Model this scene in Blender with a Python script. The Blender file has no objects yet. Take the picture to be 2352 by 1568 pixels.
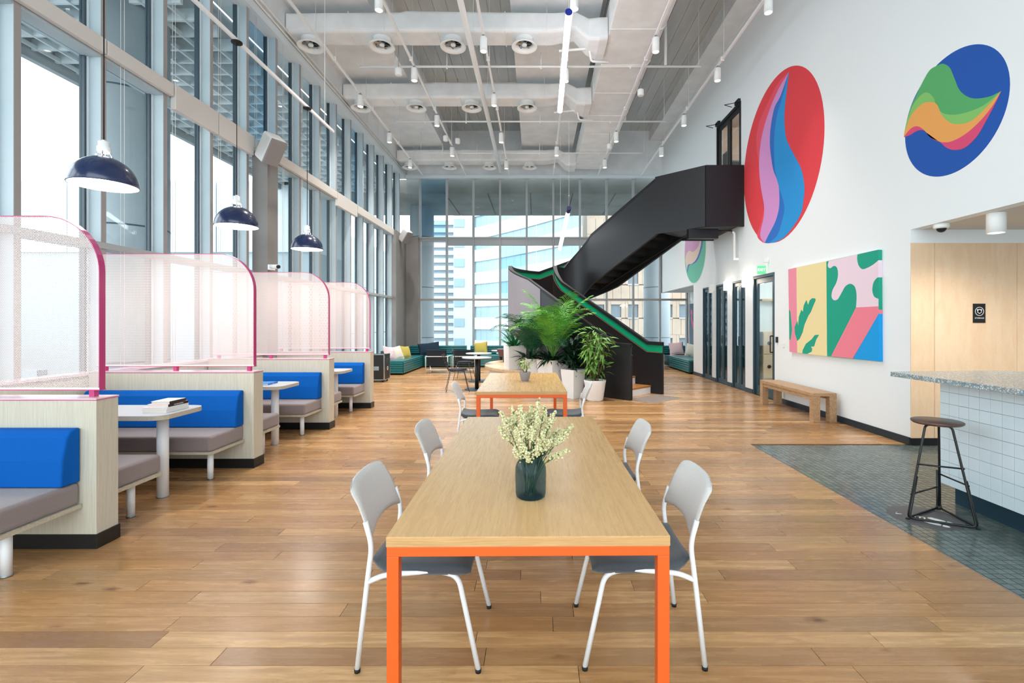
import bpy, math, random
from mathutils import Vector, Matrix
R = math.radians
random.seed(7)
SC = bpy.context.scene
COL = SC.collection

# ------------------------------------------------------------------ camera, sky, exposure
cam_data = bpy.data.cameras.new('camera')
cam_data.sensor_width = 36.0
cam_data.lens = 36.0 * 1111.0 / 2352.0
cam_data.shift_x = (1176 - 1232) / 2352.0
cam_data.shift_y = -(784 - 742) / 2352.0
cam_data.clip_start = 0.05
cam_data.clip_end = 500
cam = bpy.data.objects.new('camera', cam_data)
cam.location = (0, 0, 1.5)
cam.rotation_euler = (R(90), 0, 0)
COL.objects.link(cam)
SC.camera = cam

world = bpy.data.worlds.new('sky')
SC.world = world
world.use_nodes = True
bg = world.node_tree.nodes['Background']
bg.inputs['Color'].default_value = (0.89, 0.95, 1.0, 1)
bg.inputs['Strength'].default_value = 2.4
SC.view_settings.view_transform = 'Standard'
SC.view_settings.look = 'None'
SC.view_settings.gamma = 1.0
SC.view_settings.use_curve_mapping = False
SC.view_settings.exposure = 0.88
SC.cycles.transparent_max_bounces = 16
SC.cycles.max_bounces = 7
SC.cycles.diffuse_bounces = 4
SC.cycles.sample_clamp_indirect = 6.0
SPOT_W = 210.0
TRACK_WARM = (1.0, 0.96, 0.91)

# ------------------------------------------------------------------ materials
def lin(h):
    if not isinstance(h, str):
        return tuple(h) + (1,) if len(h) == 3 else tuple(h)
    h = h.lstrip('#')
    out = []
    for i in (0, 2, 4):
        c = int(h[i:i + 2], 16) / 255.0
        out.append(c / 12.92 if c <= 0.04045 else ((c + 0.055) / 1.055) ** 2.4)
    return tuple(out) + (1,)

MATS = {}
def pbr(name, col, rough=0.5, metal=0.0, coat=0.0, noise=None, bump=None, emit=None, spec=None, trans=0.0, sheen=0.0, stretch=(1, 1, 1)):
    """noise=(scale, darker colour); bump=(scale, strength)"""
    m = bpy.data.materials.new(name)
    m.use_nodes = True
    nt = m.node_tree
    b = nt.nodes['Principled BSDF']
    b.inputs['Base Color'].default_value = lin(col)
    b.inputs['Roughness'].default_value = rough
    b.inputs['Metallic'].default_value = metal
    b.inputs['Coat Weight'].default_value = coat
    b.inputs['Coat Roughness'].default_value = 0.15
    b.inputs['Transmission Weight'].default_value = trans
    b.inputs['Sheen Weight'].default_value = sheen
    if spec is not None:
        b.inputs['Specular IOR Level'].default_value = spec
    if emit:
        b.inputs['Emission Color'].default_value = lin(emit[0])
        b.inputs['Emission Strength'].default_value = emit[1]
    if noise or bump:
        tc = nt.nodes.new('ShaderNodeNewGeometry')
        mp = nt.nodes.new('ShaderNodeMapping')
        mp.inputs['Scale'].default_value = stretch
        nt.links.new(tc.outputs['Position'], mp.inputs['Vector'])
    if noise:
        n = nt.nodes.new('ShaderNodeTexNoise')
        n.inputs['Scale'].default_value = noise[0]
        n.inputs['Detail'].default_value = 5
        nt.links.new(mp.outputs[0], n.inputs['Vector'])
        r = nt.nodes.new('ShaderNodeValToRGB')
        r.color_ramp.elements[0].position = 0.35
        r.color_ramp.elements[0].color = lin(noise[1])
        r.color_ramp.elements[1].position = 0.65
        r.color_ramp.elements[1].color = lin(col)
        nt.links.new(n.outputs['Fac'], r.inputs['Fac'])
        nt.links.new(r.outputs['Color'], b.inputs['Base Color'])
    if bump:
        n2 = nt.nodes.new('ShaderNodeTexNoise')
        n2.inputs['Scale'].default_value = bump[0]
        n2.inputs['Detail'].default_value = 3
        nt.links.new(mp.outputs[0], n2.inputs['Vector'])
        bp = nt.nodes.new('ShaderNodeBump')
        bp.inputs['Strength'].default_value = bump[1]
        bp.inputs['Distance'].default_value = 0.01
        nt.links.new(n2.outputs['Fac'], bp.inputs['Height'])
        nt.links.new(bp.outputs[0], b.inputs['Normal'])
    MATS[name] = m
    return m

def piece_value(nt):
    """one random value per piece: per-face attribute plus the object's own random"""
    at = nt.nodes.new('ShaderNodeAttribute'); at.attribute_name = 'rnd'
    oi = nt.nodes.new('ShaderNodeObjectInfo')
    ad = nt.nodes.new('ShaderNodeMath'); ad.operation = 'ADD'
    nt.links.new(at.outputs['Fac'], ad.inputs[0]); nt.links.new(oi.outputs['Random'], ad.inputs[1])
    fr = nt.nodes.new('ShaderNodeMath'); fr.operation = 'FRACT'
    nt.links.new(ad.outputs[0], fr.inputs[0])
    return fr

def ramp(nt, stops):
    r = nt.nodes.new('ShaderNodeValToRGB')
    cr = r.color_ramp
    cr.elements[0].position, cr.elements[0].color = stops[0][0], lin(stops[0][1])
    cr.elements[1].position, cr.elements[1].color = stops[-1][0], lin(stops[-1][1])
    for p, c in stops[1:-1]:
        e = cr.elements.new(p); e.color = lin(c)
    return r

def wood(name, stops, scale=(1, 1, 1), rough=0.35, grain=18, fine=120, knots=False, coat=0.0, dark='#6b4a2a', amount=0.5, bump=0.08, fleck=0.6):
    m = bpy.data.materials.new(name); m.use_nodes = True
    nt = m.node_tree; b = nt.nodes['Principled BSDF']; L = nt.links
    geo = nt.nodes.new('ShaderNodeNewGeometry')
    fr = piece_value(nt)
    cmb = nt.nodes.new('ShaderNodeCombineXYZ')
    mul = nt.nodes.new('ShaderNodeMath'); mul.operation = 'MULTIPLY'; mul.inputs[1].default_value = 37.0
    L.new(fr.outputs[0], mul.inputs[0])
    for i in range(3): L.new(mul.outputs[0], cmb.inputs[i])
    add = nt.nodes.new('ShaderNodeVectorMath'); add.operation = 'ADD'
    L.new(geo.outputs['Position'], add.inputs[0]); L.new(cmb.outputs[0], add.inputs[1])
    mp = nt.nodes.new('ShaderNodeMapping'); mp.inputs['Scale'].default_value = scale
    L.new(add.outputs[0], mp.inputs['Vector'])
    n1 = nt.nodes.new('ShaderNodeTexNoise'); n1.inputs['Scale'].default_value = grain; n1.inputs['Detail'].default_value = 6; n1.inputs['Distortion'].default_value = 0.6
    n2 = nt.nodes.new('ShaderNodeTexNoise'); n2.inputs['Scale'].default_value = fine; n2.inputs['Detail'].default_value = 3
    L.new(mp.outputs[0], n1.inputs['Vector']); L.new(mp.outputs[0], n2.inputs['Vector'])
    base = ramp(nt, stops)
    L.new(fr.outputs[0], base.inputs['Fac'])
    r1 = ramp(nt, [(0.38, (0, 0, 0)), (0.62, (1, 1, 1))]); L.new(n1.outputs['Fac'], r1.inputs['Fac'])
    mx = nt.nodes.new('ShaderNodeMix'); mx.data_type = 'RGBA'
    inv = nt.nodes.new('ShaderNodeMapRange'); inv.inputs['To Min'].default_value = amount; inv.inputs['To Max'].default_value = 0.0
    L.new(r1.outputs['Color'], inv.inputs['Value']); L.new(inv.outputs[0], mx.inputs[0])
    L.new(base.outputs['Color'], mx.inputs[6]); mx.inputs[7].default_value = lin(dark)
    r2 = ramp(nt, [(0.3, (0.8, 0.8, 0.8)), (0.6, (1, 1, 1))]); L.new(n2.outputs['Fac'], r2.inputs['Fac'])
    mx2 = nt.nodes.new('ShaderNodeMix'); mx2.data_type = 'RGBA'; mx2.blend_type = 'MULTIPLY'; mx2.inputs[0].default_value = fleck
    L.new(mx.outputs[2], mx2.inputs[6]); L.new(r2.outputs['Color'], mx2.inputs[7])
    last = mx2.outputs[2]
    if knots:
        kp = nt.nodes.new('ShaderNodeMapping'); kp.inputs['Scale'].default_value = (1.7, 3.8, 1)
        L.new(add.outputs[0], kp.inputs['Vector'])
        vo = nt.nodes.new('ShaderNodeTexVoronoi'); vo.inputs['Scale'].default_value = 1.0
        nd = nt.nodes.new('ShaderNodeTexNoise'); nd.inputs['Scale'].default_value = 14
        L.new(kp.outputs[0], nd.inputs['Vector'])
        sc = nt.nodes.new('ShaderNodeVectorMath'); sc.operation = 'MULTIPLY_ADD'
        sc.inputs[1].default_value = (0.12, 0.12, 0.12)
        L.new(nd.outputs['Color'], sc.inputs[0]); L.new(kp.outputs[0], sc.inputs[2])
        L.new(sc.outputs[0], vo.inputs['Vector'])
        rk = ramp(nt, [(0.02, (0.12, 0.07, 0.04)), (0.045, (0.45, 0.3, 0.2)), (0.11, (1, 1, 1))])
        L.new(vo.outputs['Distance'], rk.inputs['Fac'])
        mk = nt.nodes.new('ShaderNodeMix'); mk.data_type = 'RGBA'; mk.blend_type = 'MULTIPLY'; mk.inputs[0].default_value = 0.75
        L.new(last, mk.inputs[6]); L.new(rk.outputs['Color'], mk.inputs[7])
        last = mk.outputs[2]
    L.new(last, b.inputs['Base Color'])
    rr = nt.nodes.new('ShaderNodeMapRange'); rr.inputs['To Min'].default_value = rough - 0.05; rr.inputs['To Max'].default_value = rough + 0.1
    L.new(n1.outputs['Fac'], rr.inputs['Value']); L.new(rr.outputs[0], b.inputs['Roughness'])
    b.inputs['Coat Weight'].default_value = coat
    b.inputs['Coat Roughness'].default_value = 0.2
    bp = nt.nodes.new('ShaderNodeBump'); bp.inputs['Strength'].default_value = bump; bp.inputs['Distance'].default_value = 0.004
    L.new(n2.outputs['Fac'], bp.inputs['Height']); L.new(bp.outputs[0], b.inputs['Normal'])
    MATS[name] = m
    return m

def glass_mat(name, tint, fres=1.3, drops=False):
    m = bpy.data.materials.new(name); m.use_nodes = True
    nt = m.node_tree; nt.nodes.remove(nt.nodes['Principled BSDF'])
    out = nt.nodes['Material Output']
    t = nt.nodes.new('ShaderNodeBsdfTransparent'); t.inputs['Color'].default_value = lin(tint)
    g = nt.nodes.new('ShaderNodeBsdfGlossy'); g.inputs['Roughness'].default_value = 0.01
    g.inputs['Color'].default_value = (0.9, 0.97, 1, 1)
    f = nt.nodes.new('ShaderNodeFresnel')
    ge = nt.nodes.new('ShaderNodeNewGeometry'); mr = nt.nodes.new('ShaderNodeMapRange')     # same reflectance from both faces of the pane
    mr.inputs['To Min'].default_value = fres; mr.inputs['To Max'].default_value = 1.0 / fres
    nt.links.new(ge.outputs['Backfacing'], mr.inputs['Value']); nt.links.new(mr.outputs[0], f.inputs['IOR'])
    mx = nt.nodes.new('ShaderNodeMixShader')
    nt.links.new(f.outputs[0], mx.inputs[0]); nt.links.new(t.outputs[0], mx.inputs[1]); nt.links.new(g.outputs[0], mx.inputs[2])
    nt.links.new(mx.outputs[0], out.inputs['Surface'])
    MATS[name] = m
    return m

def perforated(name, col, pitch, hole):
    """thin sheet metal pierced by staggered round holes in its X-Z plane"""
    m = bpy.data.materials.new(name); m.use_nodes = True
    nt = m.node_tree; b = nt.nodes['Principled BSDF']; L = nt.links
    b.inputs['Base Color'].default_value = lin(col); b.inputs['Roughness'].default_value = 0.45
    geo = nt.nodes.new('ShaderNodeNewGeometry')
    sp = nt.nodes.new('ShaderNodeSeparateXYZ'); L.new(geo.outputs['Position'], sp.inputs[0])
    def math_(op, a, b_=None):
        n = nt.nodes.new('ShaderNodeMath'); n.operation = op
        if hasattr(a, 'links'): L.new(a, n.inputs[0])
        else: n.inputs[0].default_value = a
        if b_ is not None:
            if hasattr(b_, 'links'): L.new(b_, n.inputs[1])
            else: n.inputs[1].default_value = b_
        return n.outputs[0]
    u = math_('DIVIDE', sp.outputs['X'], pitch)
    v = math_('DIVIDE', sp.outputs['Z'], pitch * 0.866)
    row = math_('FLOOR', v)
    odd = math_('MULTIPLY', math_('FLOORED_MODULO', row, 2.0), 0.5)
    uf = math_('SUBTRACT', math_('FRACT', math_('ADD', u, odd)), 0.5)
    vf = math_('MULTIPLY', math_('SUBTRACT', math_('FRACT', v), 0.5), 0.866)
    d = math_('SQRT', math_('ADD', math_('MULTIPLY', uf, uf), math_('MULTIPLY', vf, vf)))
    a = math_('GREATER_THAN', d, hole)
    L.new(a, b.inputs['Alpha'])
    MATS[name] = m
    return m

pbr('white_paint', '#f2f4f4', 0.75, bump=(180, 0.05))
pbr('wall_white', '#f3f6f7', 0.7, bump=(140, 0.04))
pbr('ceiling_white', '#eef1f3', 0.85, noise=(2.2, '#e2e6e8'), bump=(30, 0.25))
pbr('board_concrete', '#c9cecf', 0.9, noise=(3, '#b9bebf'), bump=(20, 0.3), stretch=(1, 0.2, 1))
pbr('duct_white', '#f3f4f4', 0.6, noise=(3, '#e9eaea'), bump=(9, 0.35))
pbr('pipe_white', '#f5f5f4', 0.5)
pbr('lamp_white', '#f4f4f2', 0.4)
pbr('fin_paint', '#b4c1c6', 0.45, noise=(1.3, '#a9b8be'))
pbr('fin_edge', '#a09a97', 0.5)
pbr('frame_dark', '#3a4a54', 0.4)
pbr('frame_light', '#dbe4e8', 0.4)
pbr('mullion_grey', '#a5a8a9', 0.45)
pbr('fascia_beige', '#d9d3cc', 0.6)
pbr('column_grey', '#8b8784', 0.7, noise=(1.5, '#807c79'))
pbr('black_base', '#15181a', 0.4)
pbr('baseboard_dark', '#24303a', 0.4)
pbr('teal_frame', '#2c4650', 0.4)
pbr('black_metal', '#121416', 0.4)
pbr('black_rubber', '#101010', 0.7)
pbr('stair_black', '#1f1f22', 0.5, spec=0.35, noise=(120, '#17171a'), bump=(300, 0.03))
pbr('stair_outer', '#1f1f22', 0.42, spec=0.5, noise=(120, '#17171a'))
pbr('drum_lit_tone', '#8f888e', 0.6, noise=(1.2, '#867f86'))  # black parapet where light falls on it, brightness put into the colour
pbr('rail_green', '#0aa071', 0.4)
pbr('riser_white', '#efefee', 0.5)
wood('stair_wood', [(0, '#b5793f'), (1, '#c98b4d')], (2, 12, 12), 0.3, dark='#8a5a30')
wood('floor_wood', [(0, '#a07650'), (0.16, '#cf9d68'), (0.32, '#b08357'), (0.5, '#c08f5c'), (0.66, '#deb07a'), (0.82, '#96704a'), (1, '#c69a6a')], (1.0, 14, 14), 0.24, grain=2.4, fine=20, knots=True, dark='#9a6f42', amount=0.5, bump=0.12, coat=0.12)
wood('table_oak', [(0, '#e3b57b'), (1, '#e7bb82')], (30, 1.0, 30), 0.25, grain=2.2, fine=9, dark='#d8a970', amount=0.42, coat=0.15, fleck=0.22)
wood('edge_oak', [(0, '#cda06a'), (1, '#d3a872')], (1.5, 30, 60), 0.4, grain=5, fine=14, dark='#b58a56', amount=0.6)
wood('bench_oak', [(0, '#c09a74'), (1, '#caa680')], (12, 1.5, 12), 0.45, grain=5, fine=30, dark='#96714c', amount=0.6)
wood('panel_birch', [(0, '#f6d5b0'), (1, '#f8dab8')], (5, 5, 1.2), 0.45, grain=2.4, fine=30, dark='#efc8a0', amount=0.55, fleck=0.3)
wood('partition_wood', [(0, '#d3cdbb'), (1, '#d8d2c1')], (40, 40, 0.8), 0.5, grain=4, fine=12, dark='#b9b2a0', amount=0.4)
wood('bench_round', [(0, '#d8b894'), (1, '#dfc3a2')], (8, 2, 8), 0.4, grain=3, fine=20, dark='#b08b62', amount=0.5)
pbr('orange_steel', '#e05e1e', 0.35)
pbr('tube_white', '#eef0f2', 0.35)
pbr('seat_grey', '#4b5157', 0.9, noise=(260, '#3d4349'), sheen=0.3, bump=(400, 0.1))
pbr('chair_back', '#cfccc8', 0.85, noise=(200, '#c5c2be'), sheen=0.3, bump=(400, 0.08))
pbr('blue_fabric', '#005db6', 0.9, noise=(300, '#0055a8'), sheen=0.0, spec=0.2, bump=(500, 0.08))
pbr('taupe_fabric', '#8f8281', 0.9, noise=(260, '#857877'), sheen=0.3, bump=(400, 0.08))
pbr('teal_leather', '#09676b', 0.32, coat=0.1)
pbr('teal_dark', '#073b40', 0.5)
pbr('magenta_metal', '#c03a78', 0.3, coat=0.3)
pbr('pink_cap', '#e9ccd4', 0.25, coat=0.3)
pbr('ply_edge', '#cfc6b4', 0.6, noise=(60, '#a89d88'), stretch=(1, 1, 12))
pbr('table_grey', '#b4b8bf', 0.35)
perforated('perforated_pink', '#e4d0cb', 0.0105, 0.345)
pbr('mesh_border', '#f0dcdc', 0.45)
pbr('navy_enamel', '#14254c', 0.25, coat=0.5)
pbr('shade_inside', '#ffffff', 0.5, emit=('#fffdf8', 1.6))
pbr('bulb_glow', '#ffffff', 0.5, emit=('#fff6ea', 14))
pbr('spot_glow', '#ffffff', 0.5, emit=('#fffaf0', 9))
pbr('tube_glow', '#ffffff', 0.5, emit=('#f4f6ff', 5))
pbr('sconce_glow', '#ffffff', 0.5, emit=('#ffeedd', 3))
pbr('cap_blue', '#1430a8', 0.3)
pbr('cap_navy', '#2b2a5c', 0.4)
pbr('cord_grey', '#6d7276', 0.6)
pbr('cord_white', '#e8e8e6', 0.6)
pbr('steel', '#9aa0a3', 0.3, metal=0.8)
pbr('chrome', '#c8ccce', 0.15, metal=1.0)
pbr('speaker_white', '#dbd9d6', 0.5)
pbr('speaker_grille', '#9b9592', 0.7, noise=(400, '#7f7a78'))
pbr('pot_white', '#f1efed', 0.45)
pbr('pot_grey', '#8d8b92', 0.6)
pbr('pot_brown', '#6b4a48', 0.6)
pbr('soil', '#3a2d22', 0.95)
pbr('stem_green', '#5c7a34', 0.6)
pbr('trunk_brown', '#7a6a45', 0.7)
pbr('palm_dark', '#1c6b45', 0.45, noise=(6, '#11492f'))
pbr('palm_light', '#78b83e', 0.45, noise=(6, '#3c8a38'))
pbr('leaf_dark', '#17402a', 0.35, noise=(9, '#0f2d1e'))
pbr('leaf_green', '#2e8a56', 0.4, noise=(12, '#1d6540'))
pbr('leaf_lime', '#7fa646', 0.4, noise=(14, '#4d8434'))
pbr('leaf_pale', '#c9d89a', 0.5, noise=(30, '#8fb060'))
pbr('blossom_cream', '#e2deb6', 0.8, noise=(90, '#c6c08a'))
pbr('flower_stem', '#4d7038', 0.6)
pbr('mat_tan', '#a07c60', 0.6)
pbr('leather_brown', '#6e5040', 0.5)
wood('stool_seat', [(0, '#5f463a'), (1, '#6b5043')], (2, 12, 12), 0.35, grain=4, fine=20, dark='#3d2c24')
pbr('tile_white', '#dcebf2', 0.2, coat=0.3)
pbr('grout_grey', '#6c7a84', 0.8)
pbr('kick_navy', '#1b3a48', 0.45)
pbr('canvas_navy', '#10202b', 0.8)
pbr('pillow_pink', '#d9bcc0', 0.9, bump=(60, 0.2)); pbr('pillow_cream', '#d9d2c4', 0.9, bump=(60, 0.2))
pbr('pillow_yellow', '#b8a650', 0.9, bump=(60, 0.2)); pbr('pillow_navy', '#10283a', 0.9, bump=(60, 0.2))
pbr('case_black', '#17181a', 0.5); pbr('paper', '#ece7dd', 0.8); pbr('book_white', '#eeeae4', 0.5)
pbr('book_dark', '#2a1f20', 0.5); pbr('book_black', '#161718', 0.5); pbr('book_pink', '#e8c9d8', 0.5); pbr('book_blue', '#1977c4', 0.45)
pbr('sign_black', '#0e0f10', 0.4); pbr('sign_white', '#f4f4f2', 0.5)
pbr('exit_green', '#4fc07a', 0.4, emit=('#5fd08a', 0.5)); pbr('exit_white', '#ffffff', 0.4, emit=('#ffffff', 1.2))
pbr('sticker_grey', '#57585a', 0.5)
pbr('concrete_out', '#b0b5b6', 0.85, noise=(0.8, '#969c9e'), bump=(4, 0.2))
pbr('concrete_dark', '#8b8c88', 0.85, noise=(0.8, '#777874'), bump=(4, 0.2))
pbr('column_out', '#b4bdc1', 0.7, noise=(0.6, '#a7b1b6'))
pbr('panel_out', '#ccd8dc', 0.7)
pbr('facade_white', '#bcc3c5', 0.7); pbr('facade_joint', '#a9b8be', 0.8)
pbr('facade_stone', '#b6a595', 0.8, noise=(0.5, '#a89684')); pbr('facade_glass', '#8ba5ad', 0.35); pbr('facade_glass_dark', '#6c7880', 0.4)
pbr('louver_white', '#d5dcde', 0.7); pbr('stripe_grey', '#9aa9b2', 0.8)
pbr('ground_out', '#70767a', 0.9)
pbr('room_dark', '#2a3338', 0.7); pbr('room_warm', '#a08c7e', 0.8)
glass_mat('window_glass', (0.94, 0.972, 0.975)); glass_mat('window_glass_blue', (0.72, 0.86, 0.94)); glass_mat('door_glass', (0.86, 0.92, 0.93))
for n_, h_ in dict(mural_red='#e8414a', mural_salmon='#f05368', mural_pink='#da97d2', mural_royal='#2f72c8', mural_sky='#2796dc',
                   mural_blue='#1656b0', mural_green='#58ae6a', mural_lime='#86c56c', mural_orange='#f0a95a', mural_rose='#e04d78',
                   mural_lilac='#d9a6cd', mural_cream='#eed7c8', mural_mint='#74c9ae', mural_violet='#5a78c8', mural_rim='#e6f3ee',
                   art_pink='#ee90a6', art_yellow='#f1dfa6', art_green='#12a386', art_pale='#f1d9e6', art_salmon='#f38497', art_blue='#04a0ea',
                   art_slate='#5c7684', art_flamingo='#e8688e').items():
    pbr(n_, h_, 0.75)

def tile_mat(name, stops, rough):
    m = bpy.data.materials.new(name); m.use_nodes = True
    nt = m.node_tree; b = nt.nodes['Principled BSDF']
    fr = piece_value(nt); r = ramp(nt, stops)
    nt.links.new(fr.outputs[0], r.inputs['Fac']); nt.links.new(r.outputs['Color'], b.inputs['Base Color'])
    b.inputs['Roughness'].default_value = rough
    MATS[name] = m
tile_mat('floor_tile', [(0, '#56625f'), (0.5, '#616d6a'), (1, '#6b7673')], 0.2)
pbr('floor_grout', '#161c20', 0.8)

def terrazzo():
    m = bpy.data.materials.new('terrazzo'); m.use_nodes = True
    nt = m.node_tree; b = nt.nodes['Principled BSDF']; L = nt.links
    geo = nt.nodes.new('ShaderNodeNewGeometry')
    v = nt.nodes.new('ShaderNodeTexVoronoi'); v.inputs['Scale'].default_value = 75
    v.inputs['Randomness'].default_value = 1.0
    L.new(geo.outputs['Position'], v.inputs['Vector'])
    r = ramp(nt, [(0.28, '#e9eef0'), (0.36, '#9fb2b9')]); L.new(v.outputs['Distance'], r.inputs['Fac'])
    c = ramp(nt, [(0.0, '#c4d0d4'), (0.4, '#ffffff'), (0.7, '#d5c2b4'), (1, '#a9bbc3')])
    sp = nt.nodes.new('ShaderNodeSeparateColor'); L.new(v.outputs['Color'], sp.inputs[0]); L.new(sp.outputs[0], c.inputs['Fac'])
    mx = nt.nodes.new('ShaderNodeMix'); mx.data_type = 'RGBA'; mx.blend_type = 'MULTIPLY'; mx.inputs[0].default_value = 0.8
    L.new(r.outputs['Color'], mx.inputs[6]); L.new(c.outputs['Color'], mx.inputs[7])
    L.new(mx.outputs[2], b.inputs['Base Color']); b.inputs['Roughness'].default_value = 0.22
    MATS['terrazzo'] = m
terrazzo()

# ------------------------------------------------------------------ mesh helpers
ORG = {}
class MB:
    def __init__(s):
        s.v, s.f, s.sm, s.rnd = [], [], [], []
        s.cur = 0.0
    def add(s, vs, fs, smooth=False):
        o = len(s.v)
        s.v += [tuple(p) for p in vs]
        for f in fs:
            s.f.append(tuple(i + o for i in f)); s.sm.append(smooth); s.rnd.append(s.cur)
        return s
    def box(s, x0, y0, z0, x1, y1, z1):
        if x0 > x1: x0, x1 = x1, x0
        if y0 > y1: y0, y1 = y1, y0
        if z0 > z1: z0, z1 = z1, z0
        return s.add([(x0, y0, z0), (x1, y0, z0), (x1, y1, z0), (x0, y1, z0), (x0, y0, z1), (x1, y0, z1), (x1, y1, z1), (x0, y1, z1)],
                     [(0, 3, 2, 1), (4, 5, 6, 7), (0, 1, 5, 4), (1, 2, 6, 5), (2, 3, 7, 6), (3, 0, 4, 7)])
    def obox(s, c, size, mat):
        """box of SIZE centred at C, turned by the 3x3 MAT"""
        vs = []
        for z in (-.5, .5):
            for x, y in ((-.5, -.5), (.5, -.5), (.5, .5), (-.5, .5)):
                vs.append(Vector(c) + mat @ Vector((x * size[0], y * size[1], z * size[2])))
        return s.add(vs, [(0, 3, 2, 1), (4, 5, 6, 7), (0, 1, 5, 4), (1, 2, 6, 5), (2, 3, 7, 6), (3, 0, 4, 7)])
    def prism(s, poly, z0, z1):
        n = len(poly)
        a = sum(poly[i][0] * poly[(i + 1) % n][1] - poly[(i + 1) % n][0] * poly[i][1] for i in range(n))
        if a < 0: poly = poly[::-1]
        vs = [(p[0], p[1], z0) for p in poly] + [(p[0], p[1], z1) for p in poly]
        fs = [tuple(range(n - 1, -1, -1)), tuple(range(n, 2 * n))] + [(i, (i + 1) % n, n + (i + 1) % n, n + i) for i in range(n)]
        return s.add(vs, fs)
    def xprism(s, poly, x0, x1):
        """poly in (y, z), extruded along x"""
        n = len(poly)
        a = sum(poly[i][0] * poly[(i + 1) % n][1] - poly[(i + 1) % n][0] * poly[i][1] for i in range(n))
        if a < 0: poly = poly[::-1]
        if x0 > x1: x0, x1 = x1, x0
        vs = [(x0, p[0], p[1]) for p in poly] + [(x1, p[0], p[1]) for p in poly]
        fs = [tuple(range(n - 1, -1, -1)), tuple(range(n, 2 * n))] + [(i, (i + 1) % n, n + (i + 1) % n, n + i) for i in range(n)]
        return s.add(vs, fs)
    def yprism(s, poly, y0, y1):
        """poly in (x, z), extruded along y"""
        n = len(poly)
        vs = [(p[0], y0, p[1]) for p in poly] + [(p[0], y1, p[1]) for p in poly]
        fs = [tuple(range(n)), tuple(range(2 * n - 1, n - 1, -1))] + [(i, n + i, n + (i + 1) % n, (i + 1) % n) for i in range(n)]
        return s.add(vs, fs)
    def loft(s, rings, closed=True, caps=True, smooth=True):
        n = len(rings[0]); vs = [p for r in rings for p in r]; fs = []
        for k in range(len(rings) - 1):
            for i in range(n if closed else n - 1):
                j = (i + 1) % n
                fs.append((k * n + i, k * n + j, (k + 1) * n + j, (k + 1) * n + i))
        s.add(vs, fs, smooth)
        if caps and closed:
            o = len(s.v) - len(vs)
            s.f.append(tuple(o + i for i in range(n - 1, -1, -1))); s.sm.append(False); s.rnd.append(s.cur)
            s.f.append(tuple(o + (len(rings) - 1) * n + i for i in range(n))); s.sm.append(False); s.rnd.append(s.cur)
        return s
    def lathe(s, prof, c=(0, 0, 0), n=24, smooth=True, axis=None, caps=True):
        rings = []
        for r, z in prof:
            ring = []
            for i in range(n):
                a = 2 * math.pi * i / n
                p = Vector((r * math.cos(a), r * math.sin(a), z))
                if axis is not None: p = axis @ p
                ring.append(tuple(p + Vector(c)))
            rings.append(ring)
        return s.loft(rings, caps=caps, smooth=smooth)
    def tube(s, pts, r, n=8, closed=False):
        pts = [Vector(p) for p in pts]
        m = len(pts)
        rs = r if isinstance(r, (list, tuple)) else [r] * m
        rings = []; up = None
        for i in range(m):
            if closed: t = pts[(i + 1) % m] - pts[i - 1]
            elif i == 0: t = pts[1] - pts[0]
            elif i == m - 1: t = pts[-1] - pts[-2]
            else: t = (pts[i + 1] - pts[i]).normalized() + (pts[i] - pts[i - 1]).normalized()
            if t.length < 1e-9: t = Vector((0, 0, 1))
            t.normalize()
            if up is None:
                up = Vector((0, 0, 1)) if abs(t.z) < 0.9 else Vector((1, 0, 0))
            a = (up - t * up.dot(t))
            if a.length < 1e-6: a = t.orthogonal()
            a.normalize(); up = a; b = t.cross(a)
            rings.append([tuple(pts[i] + (a * math.cos(2 * math.pi * k / n) + b * math.sin(2 * math.pi * k / n)) * rs[i]) for k in range(n)])
        if closed: rings.append(rings[0])
        return s.loft(rings, caps=not closed)
    def sphere(s, c, r, n=10, m=6):
        rx, ry, rz = r if isinstance(r, (tuple, list)) else (r, r, r)
        rings = []
        for j in range(m + 1):
            t = math.pi * j / m
            rr = max(math.sin(t), 1e-3)
            rings.append([(c[0] + rx * rr * math.cos(2 * math.pi * i / n), c[1] + ry * rr * math.sin(2 * math.pi * i / n), c[2] - rz * math.cos(t)) for i in range(n)])
        return s.loft(rings, caps=False)
    def build(s, name, mat, parent=None, bevel=None, segs=2, kind=None, label=None, flip=False, wn=False):
        me = bpy.data.meshes.new(name)
        org = ORG.get(parent.name, Vector((0, 0, 0))) if parent else Vector((0, 0, 0))
        if org.length > 0:
            vs = [(v[0] - org.x, v[1] - org.y, v[2] - org.z) for v in s.v]
        else:
            vs = s.v
        me.from_pydata(vs, [], s.f)
        me.polygons.foreach_set('use_smooth', s.sm)
        a = me.attributes.new('rnd', 'FLOAT', 'FACE')
        a.data.foreach_set('value', s.rnd)
        me.materials.append(MATS[mat])
        me.update()
        o = bpy.data.objects.new(name, me)
        COL.objects.link(o)
        if parent:
            o.parent = parent
            ORG[o.name] = org
        if bevel:
            b = o.modifiers.new('bevel', 'BEVEL'); b.width = bevel; b.segments = segs; b.limit_method = 'ANGLE'; b.angle_limit = R(40)
            b.harden_normals = False
        if kind: o['kind'] = kind
        if label: o['label'] = label
        return o

def tag(o, label, cat, group=None, kind=None):
    o['label'] = label
    if cat: o['category'] = cat
    if group: o['group'] = group
    if kind: o['kind'] = kind
    return o

def thing(name, label, cat, loc=(0, 0, 0), group=None):
    o = bpy.data.objects.new(name, None)
    o.empty_display_size = 0.1
    COL.objects.link(o)
    o.location = loc
    ORG[o.name] = Vector(loc)
    tag(o, label, cat, group)
    return o

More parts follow.
